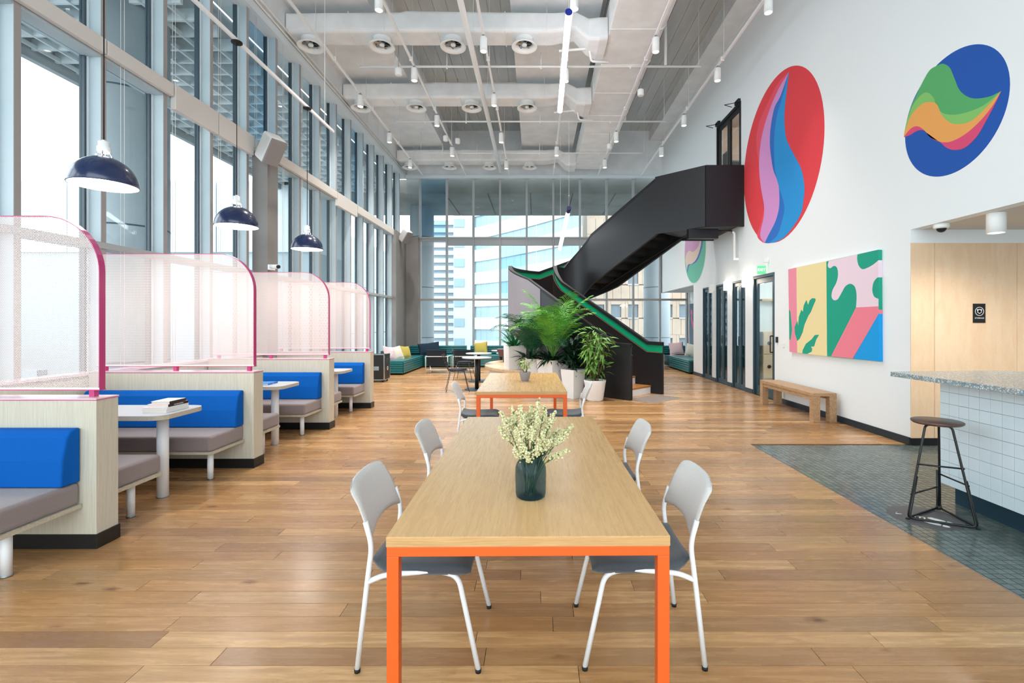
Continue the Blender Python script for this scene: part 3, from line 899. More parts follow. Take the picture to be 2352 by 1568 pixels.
for i, (x, ys_) in enumerate(tracks):
    t = thing('light_track', 'long white ceiling light track, %s from the windows' % ordw[i], 'light track', (x, 10, 6.85), 'ceiling light tracks')
    MB().box(x - .02, 2.0, 6.83, x + .02, 17.45, 6.87).build('rail', 'pipe_white', t)
    for yy in [3 + 2.27 * k for k in range(7)]:
        zt_ = 7.598 if (x < -3.2 or -.5 < x < 1.26) else (6.965 if 1.3 < x < 2.4 else 8.57)
        MB().tube([(x + .03, yy, 6.86), (x + .03, yy, zt_)], .005, 5).box(x - .035, yy - .015, 6.82, x + .035, yy + .015, 6.9).build('hanger', 'pipe_white', t)
    for j, y in enumerate(ys_):
        loc = (x, y, 6.54)
        lb = 'white cylinder spotlight on the %s track from the windows, %s from the camera' % (ordw[i], ordw[j])
        if sp0 is None: sp0 = make_spot(lb, loc)
        else:
            c_ = copy_tree(sp0, loc, 0, lb)
            if i == 5:      # this row hangs close to the wall and has narrow beams
                for ch in c_.children:
                    if ch.type == 'LIGHT': ch.data = narrow
def puck(label, loc, top):
    d = thing('smoke_detector', label, 'detector', loc)
    MB().lathe([(.001, 0), (.06, .0), (.072, .02), (.072, .13), (.05, .15), (.001, .15)], loc, 18).build('housing', 'lamp_white', d, bevel=.005)
    MB().tube([(loc[0], loc[1], loc[2] + .15), (loc[0], loc[1], top)], .006, 5).build('drop_rod', 'steel', d)
puck('small white puck sensor hanging beside the second track', (-2.85, 10.0, 6.62), 7.6)
puck('small white puck sensor hanging on the fifth track', (2.35, 10.9, 6.62), 7.0)
puck('small white puck sensor hanging beyond the middle duct', (-2.55, 13.6, 6.62), 8.58)
puck('small white dome sensor hanging deep over the middle bay', (-2.28, 14.0, 6.7), 8.58)
puck('small white puck sensor hanging near the far end of the fifth track', (2.1, 13.9, 6.5), 7.0)

# ================================================================== STAIR
ST = thing('staircase', 'black curved staircase with green handrail recess and wooden treads', 'staircase', (1.3, 11, 0))
s2 = math.sqrt(.5)
CX, CY, RI, RO = 1.08, 12.65, .55, 1.81
DU = Vector((-s2, s2, 0)); NN = Vector((s2, s2, 0))
L1, L2 = 2.842, 2.0
ARC = math.pi          # turn from 225 deg clockwise to 45 deg
def zf(u):
    """walking height at station u: 0..L1 lower flight, L1..L1+1 the turn, then the upper flight"""
    if u <= L1: return max(0.0, .58 * (u - .36) + .01)
    if u <= L1 + 1:
        t = (u - L1) * 180
        if t < 45: return 1.45 + (1.9 - 1.45) * t / 45
        if t < 100: return 1.9
        return 1.9 + (2.8 - 1.9) * (t - 100) / 80
    return min(3.9, 2.8 + 1.1 * (u - L1 - 1) / L2)
def pos(u, r):
    """point at station u, r metres from the turn centre line (RI = inner side, RO = outer)"""
    if u <= L1:
        c = Vector((CX, CY, 0)) - DU * (L1 - u)
        return c - NN * r
    if u <= L1 + 1:
        a = R(225 - 180 * (u - L1))
        return Vector((CX + r * math.cos(a), CY + r * math.sin(a), 0))
    c = Vector((CX, CY, 0)) - DU * (u - L1 - 1)
    return c + NN * r
US = [0, .36] + [.36 + (L1 - .36) * k / 6 for k in range(1, 7)] + [L1 + k / 20 for k in range(1, 21)] + [L1 + 1 + L2 * k / 5 for k in range(1, 6)]
US += [L1 + 1.25, L1 + 1 + 100 / 180 - 1 + 0.0]
US = sorted(set(round(u, 4) for u in US))
def ztop(u): return zf(u) + 1.1
def ribbon(side, pa, pb, zlo, zhi, us):
    """vertical wall strip between offsets pa..pb (radii), heights given by functions"""
    m = MB(); rings = []
    for u in us:
        a, b = pos(u, pa), pos(u, pb)
        z0, z1 = zlo(u), zhi(u)
        rings.append([(a.x, a.y, z0), (b.x, b.y, z0), (b.x, b.y, z1), (a.x, a.y, z1)])
    m.loft(rings, smooth=False)
    return m
def lo_outer(u):
    if u < L1 + .72: return 0.0
    return zf(u) - .26
def lo_inner(u):
    if u < L1 + .3: return 0.0
    return zf(u) - .26
def smooth_loft(m):
    m.sm = [True if len(f) == 4 else False for f in m.f]; return m
def add_edge_split(o):
    e = o.modifiers.new('edges', 'EDGE_SPLIT'); e.split_angle = R(35)
    return o
for nm, ra, rb, rc, rd, lo in (('outer_parapet', RO, RO - .05, RO - .09, RO, lo_outer), ('inner_parapet', RI, RI + .05, RI + .09, RI, lo_inner)):
    o = smooth_loft(ribbon(nm, ra, rb, lo, lambda u: ztop(u) - .03, US)).build(nm, 'stair_outer', ST); add_edge_split(o)
    o2 = smooth_loft(ribbon('x', rb + (0.0005 if rb < ra else -.0005), rc, lambda u: max(lo(u), 0.0), lambda u: ztop(u) - .225, US)).build('liner', 'stair_black', ST); add_edge_split(o2)
    o4 = smooth_loft(ribbon('x', rc, rc + (.012 if rc > rb else -.012), lambda u: ztop(u) - .235, lambda u: ztop(u) - .218, US)).build('liner_edge', 'leather_brown', ST); add_edge_split(o4)
    o3 = smooth_loft(ribbon('x', rd + (.004 if rd > rb else -.004), rc, lambda u: ztop(u) - .07, ztop, US)).build('cap_rail', 'stair_black', ST); add_edge_split(o3)
    gr_ = smooth_loft(ribbon('x', rb, rb + (.006 if rc > rb else -.006), lambda u: ztop(u) - .222, lambda u: ztop(u) - .068, US)).build('handrail_recess', 'rail_green', ST); add_edge_split(gr_)
# drum face: lit side of the black parapet, its light put into the mauve colour
us_ = [u for u in US if L1 - .45 <= u <= L1 + .73]
o = smooth_loft(ribbon('x', RO + .001, RO + .012, lo_outer, lambda u: ztop(u) - .035, us_)).build('drum_lit_face', 'drum_lit_tone', ST); add_edge_split(o)
# treads and risers
NR = 23; RH = 3.9 / NR
def station_of(z):
    lo_, hi_ = .25, L1 + 1 + L2
    for _ in range(40):
        mid = (lo_ + hi_) / 2
        if zf(mid) < z: lo_ = mid
        else: hi_ = mid
    return hi_
sts = [.25] + [station_of(RH * k + .001) for k in range(1, NR)]
for k in range(NR):
    u0 = sts[k]; u1 = sts[k + 1] if k + 1 < NR else L1 + 1 + L2
    if k and u1 - u0 < .02: continue
    zt = RH * (k + 1)
    n = 2 if u1 <= L1 or u0 >= L1 + 1 else 6
    uu = [u0 + (u1 - u0) * i / (n - 1) for i in range(n)]
    ri, ro = RI + .095, RO - .095
    rings = []
    for u in uu:
        a, b = pos(u, ri), pos(u, ro)
        rings.append([(a.x, a.y, zt - .035), (b.x, b.y, zt - .035), (b.x, b.y, zt), (a.x, a.y, zt)])
    # nosing
    MB().loft(rings, smooth=False).build('tread', 'stair_wood', ST, bevel=.004)
    a, b = pos(u0 + .012, ri), pos(u0 + .012, ro); c, d = pos(u0 + .03, ri), pos(u0 + .03, ro)
    z0 = RH * k - (.07 if k else 0)
    MB().loft([[(a.x, a.y, z0), (c.x, c.y, z0), (c.x, c.y, zt - .036), (a.x, a.y, zt - .036)], [(b.x, b.y, z0), (d.x, d.y, z0), (d.x, d.y, zt - .036), (b.x, b.y, zt - .036)]], smooth=False).build('riser', 'riser_white' if k < 6 else 'stair_black', ST)
    if u0 > L1 + .3:
        rings = [[(pos(u, ri).x, pos(u, ri).y, zt - .07), (pos(u, ro).x, pos(u, ro).y, zt - .07), (pos(u, ro).x, pos(u, ro).y, zt - .036), (pos(u, ri).x, pos(u, ri).y, zt - .036)] for u in uu]
        MB().loft(rings, smooth=False).build('tread_pan', 'stair_black', ST)
# landing
A = pos(L1 + 1 + L2, RI); B = Vector((3.78, 10.76, 0)); A2 = pos(L1 + 1 + L2, RO); D_ = Vector((A2.x, 12.54, 0))
poly = [(A.x, A.y), (B.x, B.y), (XR, 10.76), (XR, 12.54), (A2.x, A2.y + .02)]
MB().prism(poly, 3.78, 3.9).build('landing', 'stair_wood', ST)
MB().prism(poly, 3.70, 3.779).build('landing_pan', 'stair_black', ST)
def wall_seg(p, q, th, z0, z1, mat, name):
    p, q = Vector(p), Vector(q); t = (q - p).normalized(); n = Vector((-t.y, t.x)) * th
    return MB().prism([(p.x, p.y), (q.x, q.y), (q.x + n.x, q.y + n.y), (p.x + n.x, p.y + n.y)], z0, z1).build(name, mat, ST)
wall_seg((A.x, A.y), (B.x, B.y), -.06, 3.64, 5.0, 'stair_outer', 'landing_parapet')
wall_seg((B.x - .03, B.y), (XR, 10.76), -.06, 3.64, 5.0, 'stair_black', 'landing_parapet')
wall_seg((XR, 12.53), (A2.x, 12.53), -.06, 3.64, 5.0, 'stair_black', 'landing_parapet')
# steel under the landing and flight
MB().box(3.45, 10.95, 3.42, 4.12, 11.1, 3.64).build('support_beam', 'black_metal', ST)
MB().tube([(pos(L1 + 1.0, 1.0).x, pos(L1 + 1.0, 1.0).y, 2.45), (3.5, 11.9, 3.55), (3.55, 11.1, 3.58)], .02, 6).build('conduit', 'black_metal', ST)
MB().tube(fillet([(4.1, 11.0, 3.6), (4.45, 11.0, 3.6), (4.45, 11.0, 3.55)], .03), .018, 6).build('conduit', 'black_metal', ST)
o = MB().tube(fillet([(4.45, 11.0, 3.58), (4.5, 11.0, 3.55), (4.5, 11.0, 2.98)], .03), .028, 8).box(4.47, 10.97, 2.93, 4.59, 11.03, 2.98).build('drain_pipe', 'pipe_white')
tag(o, 'short white pipe on the wall below the stair landing', 'pipe')
# studded tactile mat before the first step
tm = thing('tactile_mat', 'field of small metal warning studs before the first step', 'floor studs', (2.46, 9.5, 0))
e0, ex, ey = Vector((2.22, 9.02, 0)), Vector((s2, s2, 0)) * 1.02, Vector((-s2, s2, 0)) * .62
m_ = MB()
for i in range(24):
    for j in range(14):
        p = e0 + ex * (i + .5) / 24 + ey * (j + .5) / 14 + (Vector((0, 0, 0)))
        m_.lathe([(.014, 0), (.013, .004), (.009, .006), (.0005, .006)], (p.x, p.y, 0), 8)
m_.build('stud', 'steel', tm, kind='stuff')
MB().prism([((e0 + a_).x, (e0 + a_).y) for a_ in (Vector((0, 0, 0)), ex, ex + ey, ey)], .0002, .0012).build('mat_strip', 'mat_tan', tm)

# ring bench around the drum
rb = thing('ring_bench', 'pale wooden curved bench around the foot of the stair drum', 'bench', (-.6, 11.2, 0))
def arc(r, a0, a1, n=26): return [(CX + r * math.cos(R(a0 + (a1 - a0) * k / n)), CY + r * math.sin(R(a0 + (a1 - a0) * k / n))) for k in range(n + 1)]
MB().prism(arc(2.42, 238, 150) + arc(RO + .03, 150, 238), .36, .45).build('bench_top', 'bench_round', rb, bevel=.02, segs=3)
MB().prism(arc(2.3, 236, 152) + arc(RO + .04, 152, 236), 0, .36).build('bench_base', 'partition_wood', rb)

# ================================================================== MURALS AND ART
def zz(ox, oy, s): return lambda p: (ox + p[0] / s, oy + p[1] / s)
def on_wall(xw):
    def f(p):
        y = xw * 1111.0 / (p[0] - 1232.0)
        return (y, 1.5 + (742.0 - p[1]) * y / 1111.0)
    return f
def shape(parent, name, mat, pts, zoom, xw, depth, smooth=True, closed=False, th=.0015):
    w = on_wall(xw)
    q = [w(zoom(p)) for p in (catmull(pts, 6, closed) if smooth else pts)]
    return MB().xprism(q, xw - depth - th, xw - depth).build(name, mat, parent)
Z1 = zz(1600, 0, 2.9043)
def disc(parent, name, mat, cy, cz, r, depth, rz=None):
    rz = rz or r
    MB().xprism([(cy + r * math.cos(2 * math.pi * k / 72), cz + rz * math.sin(2 * math.pi * k / 72)) for k in range(72)], XR - depth - .0015, XR - depth).build(name, mat, parent)
m1 = thing('mural', 'round red mural with pink and blue flame beside the upper landing', 'mural', (XR, 9.2, 4.64))
disc(m1, 'disc', 'mural_red', 9.22, 4.635, 1.50, 0, 1.585)
bot = [(420, 1568), (430, 1590), (455, 1620)]
salm_l = [(620, 475), (540, 560), (470, 700), (420, 810), (400, 920), (405, 1020), (425, 1150), (452, 1330), (440, 1450), (405, 1568), (440, 1615)]
pink_l = [(620, 475), (560, 570), (500, 700), (450, 850), (425, 980), (418, 1120), (430, 1250), (450, 1370), (448, 1450), (425, 1568), (455, 1620)]
pink_r = [(618, 478), (560, 640), (520, 720), (495, 850), (490, 960), (500, 1060), (515, 1140), (545, 1220), (553, 1300), (550, 1390), (525, 1480), (480, 1568), (455, 1620)]
db_r = [(618, 480), (570, 660), (540, 760), (522, 880), (518, 1000), (525, 1140), (552, 1250), (575, 1320), (587, 1390), (575, 1460), (540, 1568), (480, 1622)]
lb_r = [(618, 480), (603, 600), (588, 740), (590, 860), (605, 940), (650, 1030), (700, 1130), (720, 1240), (715, 1330), (690, 1440), (600, 1568), (530, 1612), (480, 1622)]
def band(parent, name, mat, l, r, depth, zoom, xw=XR):
    pts = catmull(l, 6) + catmull(r, 6)[::-1]
    w = on_wall(xw); q = [w(zoom(p)) for p in pts]
    MB().xprism(q, xw - depth - .0015, xw - depth).build(name, mat, parent)
band(m1, 'salmon_band', 'mural_salmon', salm_l, pink_l, .0016, Z1)
band(m1, 'pink_band', 'mural_pink', pink_l, pink_r, .0020, Z1)
band(m1, 'royal_band', 'mural_royal', pink_r, db_r, .0024, Z1)
band(m1, 'sky_band', 'mural_sky', db_r, lb_r, .0028, Z1)
m2 = thing('mural', 'round blue mural with green and orange waves', 'mural', (XR, 5.37, 3.82))
disc(m2, 'disc', 'mural_blue', 5.365, 3.822, .668, 0)
tip = (2035, 606)
g_top = [(1405, 800), (1425, 730), (1465, 640), (1510, 545), (1555, 470), (1600, 440), (1645, 425), (1690, 452), (1722, 525), (1755, 600), (1810, 645), (1870, 657), (1960, 642), tip]
lg_top = [(1398, 830), (1440, 710), (1500, 632), (1545, 618), (1585, 655), (1625, 740), (1700, 765), (1800, 750), (1920, 700), tip]
or_top = [(1385, 895), (1430, 775), (1500, 697), (1560, 680), (1605, 697), (1640, 770), (1700, 820), (1770, 826), (1850, 795), (1950, 700), tip]
or_bot = [(1385, 912), (1430, 858), (1475, 842), (1520, 868), (1560, 915), (1620, 945), (1700, 943), (1800, 890), (1900, 800), (1980, 700), tip]
pk_bot = [(1385, 915), (1430, 898), (1475, 872), (1520, 870), (1560, 915), (1625, 947), (1670, 985), (1725, 1000), (1795, 982), (1875, 905), (1950, 775), (2000, 680), tip]
band(m2, 'green_wave', 'mural_green', g_top, lg_top, .0016, Z1)
band(m2, 'lime_wave', 'mural_lime', lg_top, or_top, .0020, Z1)
band(m2, 'orange_wave', 'mural_orange', or_top, or_bot, .0024, Z1)
band(m2, 'rose_wave', 'mural_rose', or_bot, pk_bot, .0028, Z1)
m3 = thing('mural', 'round mint and lilac mural beyond the stair landing', 'mural', (XR, 14.05, 3.62))
disc(m3, 'rim', 'mural_rim', 14.06, 3.6, .97, 0)
disc(m3, 'disc', 'mural_mint', 14.06, 3.6, .93, .0016)
Z6 = zz(1480, 520, 3.921)
lil = [(368, 300), (380, 250), (405, 218), (440, 228), (480, 190), (500, 140), (505, 60)]
crm = [(385, 400), (395, 345), (430, 335), (465, 300), (492, 240), (512, 160), (516, 60)]
vio = [(390, 418), (405, 350), (438, 338), (475, 310), (502, 250), (524, 165), (530, 60)]
edge = [(368, 300), (366, 220), (372, 120), (395, 60), (410, 40)]
w_ = on_wall(XR)
MB().xprism([w_(Z6(p)) for p in catmull(lil, 5) + catmull([(505, 60), (470, -40), (430, -60), (400, -10), (375, 100), (366, 200), (368, 300)], 5)[1:]], XR - .0047, XR - .0032).build('lilac_patch', 'mural_lilac', m3)
band(m3, 'cream_patch', 'mural_cream', lil, crm, .0032, Z6)
band(m3, 'violet_patch', 'mural_violet', crm, vio, .0032, Z6)

# canvas
pt = thing('wall_painting', 'wide abstract canvas of pink, yellow, green and blue cut-out shapes', 'painting', (4.57, 7.5, 1.74))
Z2 = zz(1760, 540, 3.4088)
XP = 4.548
MB().box(XP + .002, 6.45, .99, XR - .001, 8.71, 2.48).build('stretcher', 'paper', pt)
def reg(name, mat, pts, front=0.0, sm=False, x1=XR - .0015):
    w = on_wall(XP); q = [w(Z2(p)) for p in (catmull(pts, 5) if sm else pts)]
    MB().xprism(q, XP - front, x1).build(name, mat, pt)
reg('pink_stripe', 'art_pink', [(172, 268), (236, 253), (242, 920), (182, 912)], 0)
reg('yellow_field', 'art_yellow', [(236, 253), (470, 205), (476, 947), (242, 920)], 0)
reg('green_field', 'art_green', [(470, 205), (877, 113), (882, 988), (476, 947)], 0)
blob = catmull([(490, 202), (483, 240), (500, 258), (530, 240), (555, 255), (563, 310), (550, 370), (520, 430), (512, 480), (530, 508), (560, 500), (590, 450), (620, 400), (660, 380), (695, 405), (708, 470), (704, 565)], 5)
blob += [(879, 556), (879, 498)] + catmull([(879, 498), (845, 480), (830, 430), (840, 370), (865, 335), (879, 330)], 4) + [(879, 196)] + catmull([(879, 196), (830, 235), (760, 266), (725, 240), (712, 190), (714, 150)], 5)
reg('pale_pink_shape', 'art_pale', blob, .0015)
reg('salmon_band', 'art_salmon', [(704, 565), (879, 556), (880.5, 615), (680, 965.5), (508, 948)], .0015)
reg('blue_corner', 'art_blue', [(880.5, 615), (882.5, 988.5), (678, 965.5)], .0015)
for pts in ([(385, 495), (360, 492), (340, 510), (328, 545), (315, 507), (295, 545), (286, 600), (275, 582), (255, 640), (250, 710), (243, 670), (222, 720), (225, 770), (243, 828), (262, 810), (285, 760), (300, 700), (330, 630), (350, 600), (365, 560), (387, 510)],
            [(411, 778), (380, 782), (355, 815), (310, 850), (285, 900), (283, 925), (320, 929), (355, 912), (360, 890), (350, 873), (375, 870), (390, 820), (410, 785)],
            [(178, 580), (190, 600), (202, 740), (190, 820), (181, 815)]):
    reg('leaf_shape', 'art_green', pts, .0015)
# picture in the recess
fp = thing('framed_picture', 'slate picture with pink flamingo on the recess wall', 'picture', (5.6, 16.9, 1.46))
MB().box(5.585, 16.2, .72, 5.599, 17.62, 2.2).build('panel', 'art_slate', fp)
MB().xprism(catmull([(17.5, 1.9), (17.42, 2.0), (17.3, 1.9), (17.35, 1.7), (17.2, 1.5), (17.0, 1.45), (16.8, 1.3), (17.0, 1.2), (17.2, 1.25), (17.28, 1.35), (17.38, 1.5), (17.46, 1.7), (17.4, 1.85), (17.48, 1.82)], 4, True), 5.58, 5.5851).build('flamingo_body', 'art_flamingo', fp)
MB().box(5.58, 17.1, .8, 5.585, 17.12, 1.25).box(5.58, 17.2, .8, 5.585, 17.22, 1.25).build('flamingo_leg', 'art_flamingo', fp)

# ================================================================== WALL BITS
ex = thing('exit_sign', 'green illuminated EXIT sign above the wide glass door', 'sign', (4.5, 9.7, 2.56))
MB().box(4.43, 9.69, 2.487, 4.585, 9.71, 2.65).build('panel', 'exit_green', ex, bevel=.003)
MB().box(4.50, 9.68, 2.65, 4.6, 9.72, 2.68).build('bracket', 'sign_white', ex)
text('lettering', 'EXIT', .075, 'exit_white', ex, (4.507, 9.688, 2.568), (R(90), 0, 0))
o = MB().box(4.5, 9.55, 2.7, 4.59, 9.62, 2.78).build('alarm_sounder', 'sign_white', bevel=.005); tag(o, 'small white box on the wall above the exit sign', 'alarm')
for i, (y, lit) in enumerate(((12.52, 0), (11.52, 1), (10.5, 1))):
    lb = ['unlit box wall lamp between the two farthest narrow doors', 'lit box wall lamp between the second and third narrow doors', 'lit box wall lamp between the last narrow door and the wide door'][i]
    s = thing('wall_sconce', lb, 'wall lamp', (4.55, y, 2.38), 'box wall lamps')
    MB().box(4.47, y - .035, 2.28, 4.56, y + .035, 2.49).build('shade', 'sconce_glow' if lit else 'lamp_white', s, bevel=.004)
    MB().box(4.56, y - .025, 2.34, 4.6, y + .025, 2.43).build('wall_plate', 'lamp_white', s)
    if lit: light('lamp', 'POINT', (4.40, y, 2.4), 2.2, (1, .85, .7), s, shadow_soft_size=.05)
# storage sign
sg = thing('storage_sign', 'black STORAGE sign with white round emblem on plywood wall', 'sign', (5.43, 5.95, 1.62))
MB().box(5.358, 5.932, 1.505, 5.508, 5.9395, 1.74).build('plate', 'sign_black', sg)
cx_, cz_ = 5.433, 1.645
MB().lathe([(.048, 0), (.054, 0), (.054, .001), (.048, .001), (.048, 0)], (cx_, 5.9312, cz_), 32, axis=Matrix.Rotation(R(90), 3, 'X'), smooth=False, caps=False).build('emblem_ring', 'sign_white', sg)
m_ = MB()
for (ax, az, r_) in ((-.016, .012, .013), (.016, .012, .013), (0, .016, .013), (0, 0, .018), (-.012, -.006, .014), (.012, -.006, .014), (0, -.016, .013)):
    m_.lathe([(.001, 0), (r_, 0), (r_, .001), (.001, .001)], (cx_ + ax, 5.9312, cz_ + az), 10, axis=Matrix.Rotation(R(90), 3, 'X'), smooth=False)
m_.box(cx_ - .03, 5.9305, cz_ + .018, cx_ - .008, 5.9315, cz_ + .026).box(cx_ + .008, 5.9305, cz_ + .018, cx_ + .03, 5.9315, cz_ + .026)
m_.build('emblem', 'sign_white', sg)
text('lettering', 'STORAGE', .026, 'sign_white', sg, (cx_, 5.9310, 1.562), (R(90), 0, 0), .0006)
# dome camera and downlight under the soffit
dc = thing('dome_camera', 'small white dome security camera on the soffit edge', 'camera', (4.68, 5.6, 2.65))
MB().lathe([(.001, 2.649), (.075, 2.649), (.078, 2.61), (.065, 2.595), (.001, 2.595)], (4.6 + .09, 5.6, 0), 24).build('base', 'sign_white', dc)
MB().sphere((4.69, 5.6, 2.6), (.05, .05, .05), 16, 8).build('dome', 'black_metal', dc)
dl = thing('ceiling_downlight', 'white cylinder downlight under the soffit by the counter', 'downlight', (4.72, 5.15, 2.5))
MB().lathe([(.001, 2.649), (.078, 2.649), (.08, 2.645), (.08, 2.44), (.07, 2.44), (.068, 2.47), (.001, 2.47)], (4.80, 5.05, 0), 24).build('housing', 'lamp_white', dl)
MB().lathe([(.001, 2.452), (.067, 2.452), (.067, 2.46), (.001, 2.46)], (4.80, 5.05, 0), 24).build('lens', 'spot_glow', dl)
light('lamp', 'SPOT', (4.80, 5.05, 2.43), 50, (1, .93, .85), dl, spot_size=R(165), spot_blend=1.0, shadow_soft_size=.06)
for i, (x, y) in enumerate(((6.2, 4.6), (6.2, 1.8), (4.95, 3.0))):  # out-of-view extras, added to spread more light through the nook
    dd = copy_tree(dl, (x, y, 2.5), 0, 'unseen added cylinder downlight over the kitchen floor, %s back from the plywood wall' % ordw[i + 1])
# speakers
def speaker(label, c, rz, rx, s):
    t = thing('wall_speaker', label, 'speaker', c)
    rot = Matrix.Rotation(R(rz), 3, 'Z') @ Matrix.Rotation(R(rx), 3, 'X')
    MB().obox(c, (.26 * s, .24 * s, .42 * s), rot).build('cabinet', 'speaker_white', t, bevel=.03 * s, segs=3)
    f = rot @ Vector((0, -.135 * s, 0))
    MB().obox(Vector(c) + f, (.25 * s, .03 * s, .41 * s), rot).build('grille', 'speaker_grille', t, bevel=.008)
    MB().tube([Vector(c) + rot @ Vector((0, .1 * s, .0)), (c[0] - .25, c[1] + .1, c[2] + .02), (XL - .02, c[1] + .1, c[2] + .02)], .022, 8).build('bracket', 'speaker_white', t)
speaker('white box loudspeaker bracketed on top of the nearer grey column', (-4.48, 8.15, 4.44), 62, 38, 1.1)
speaker('white box loudspeaker at the far corner of the window wall', (-4.5, 16.6, 4.5), 62, 38, 1.05)
o = thing('security_camera', 'small white bullet camera on the grey column', 'camera', (-4.5, 8.3, 2.45))
MB().box(-4.58, 8.24, 2.41, -4.50, 8.34, 2.5).build('base', 'sign_white', o, bevel=.004)
MB().tube([(-4.5, 8.2, 2.46), (-4.36, 8.15, 2.45)], .035, 12).build('body', 'sign_white', o)
MB().tube([(-4.36, 8.15, 2.45), (-4.33, 8.14, 2.449)], .03, 12).build('lens', 'black_metal', o)

# ================================================================== BOOTHS
booths = [3.305, 5.10, 6.925, 8.625]
names = ['nearest', 'second', 'third', 'farthest']
def partition():
    p = thing('booth_partition', '', 'partition', (0, 0, 0), 'booth partitions')
    MB().box(-4.64, -.085, .095, -2.93, .085, .985).build('panel', 'partition_wood', p, bevel=.002)
    MB().box(-4.64, -.092, 0, -2.92, .092, .095).build('plinth', 'black_base', p, bevel=.002)
    MB().box(-4.64, -.088, .985, -2.927, .088, .999).build('cap', 'pink_cap', p)
    MB().box(-4.64, -.0885, .986, -2.9265, .0885, .991).build('cap_edge', 'magenta_metal', p)
    return p
def screen():
    s = thing('perforated_screen', '', 'screen', (0, 0, 0), 'pink perforated booth screens')
    x0, x1, zb, zt, rr = -4.62, -2.965, 1.05, 2.23, .38
    prof = [(x0, zt)] + [(x1 - rr + rr * math.sin(R(a)), zt - rr + rr * math.cos(R(a))) for a in range(0, 91, 6)] + [(x1, zb)]
    out = [(x0, zb)] + prof
    m = MB(); m.add([(p[0], -.022, p[1]) for p in out], [tuple(range(len(out)))]); m.build('mesh_sheet', 'perforated_pink', s)
    # folded edge band round the outline (a flat strip 45 mm deep)
    rings = []
    for i, (x, z) in enumerate(prof):
        if i == 0: t = Vector((1, 0))
        elif i == len(prof) - 1: t = Vector((0, -1))
        else: t = (Vector(prof[i + 1]) - Vector(prof[i - 1])).normalized()
        n = Vector((t.y, -t.x)) * -.005
        rings.append([(x, -.023, z), (x, .023, z), (x + n.x * -1, .023, z + n.y * -1), (x + n.x * -1, -.023, z + n.y * -1)])
    MB().loft(rings, smooth=False).build('edge_band', 'magenta_metal', s)
    MB().box(x0, -.023, zb - .006, x1 + .004, .023, zb).build('bottom_band', 'magenta_metal', s)
    MB().box(x0, -.024, zb, x1, -.0215, zb + .012).build('border', 'mesh_border', s)
    for xx in (x1 - .075, x1 - .85, x0 + .06):
        MB().box(xx, -.018, .999, xx + .035, .018, zb - .005).build('foot', 'magenta_metal', s)
    return s
def bench(side):
    """side=-1: bench in front (camera side) of a partition; +1: behind it"""
    b = thing('booth_bench', '', 'bench seat', (0, 0, 0), 'booth benches')
    s_ = side
    def yy(v): return v * s_
    xr = -3.03
    MB().box(-4.62, yy(.09), .275, xr + .01, yy(.6), .3).build('seat_board', 'ply_edge', b)
    MB().box(-4.62, yy(.09), .3, xr, yy(.61), .445).build('seat_cushion', 'taupe_fabric', b, bevel=.028, segs=4)
    prof = [(yy(.09), .448), (yy(.225), .448), (yy(.215), .62), (yy(.185), .76), (yy(.15), .80), (yy(.12), .808), (yy(.09), .808)]
    MB().xprism(prof, -4.62, xr if side < 0 else xr - .1).build('backrest', 'blue_fabric', b, bevel=.012, segs=3)
    for xx in (-3.14, -4.4):
        lg = MB().lathe([(.027, .012), (.027, .275)], (xx, yy(.44), 0), 16).build('leg', 'tube_white', b)
        MB().lathe([(.029, 0), (.03, .012)], (xx, yy(.44), 0), 16).build('leg_foot', 'steel', lg)
    return b
P0, S0 = partition(), screen()
B0, B1 = bench(-1), bench(1)
def first_or_copy(proto, used, loc, lb, rz=0):
    if not used: proto.location = loc; proto['label'] = lb; proto.rotation_euler = (0, 0, rz); return proto
    return copy_tree(proto, loc, rz, lb)
for i, yb_ in enumerate(booths):
    first_or_copy(P0, i, (0, yb_, 0), 'pale wood-grain booth partition with black plinth, %s from the camera' % names[i].replace('nearest', 'first').replace('farthest', 'fourth'))
    first_or_copy(S0, i, (0, yb_, 0), 'pink perforated metal screen with magenta edge on the %s partition' % names[i])
    first_or_copy(B0, i, (0, yb_, 0), 'blue-backed taupe booth bench on the camera side of the %s partition' % names[i])
    if i < 3:
        first_or_copy(B1, i, (0, yb_, 0), 'taupe booth bench backing onto the far side of the %s partition' % names[i])
def booth_table():
    t = thing('booth_table', '', 'table', (0, 0, 0), 'booth tables')
    x0, x1, w, r = -4.6, -3.02, .27, .11
    poly = [(x0, -w), (x1 - r, -w)] + [(x1 - r + r * math.sin(R(a)), -w + r - r * math.cos(R(a))) for a in range(15, 91, 15)] + [(x1 - r + r * math.cos(R(a)), w - r + r * math.sin(R(a))) for a in range(0, 91, 15)] + [(x0, w)]
    MB().prism(poly, .712, .746).build('tabletop', 'ply_edge', t)
    MB().prism(poly, .746, .75).build('laminate', 'table_grey', t)
    lg = MB().lathe([(.044, 0), (.044, .712)], (-3.236, .02, 0), 22).build('leg', 'tube_white', t)
    MB().lathe([(.05, 0), (.05, .006)], (-3.236, .02, 0), 22).build('leg_foot', 'steel', lg)
    MB().lathe([(.044, 0), (.044, .712)], (-4.35, .02, 0), 22).build('leg', 'tube_white', t)
    return t
T0 = booth_table()
for i, y in enumerate((4.17, 5.97, 7.76)):
    first_or_copy(T0, i, (0, y, 0), ['grey-topped booth table holding a stack of four books', 'grey-topped booth table with one blue book', 'grey-topped booth table in the farthest booth'][i])

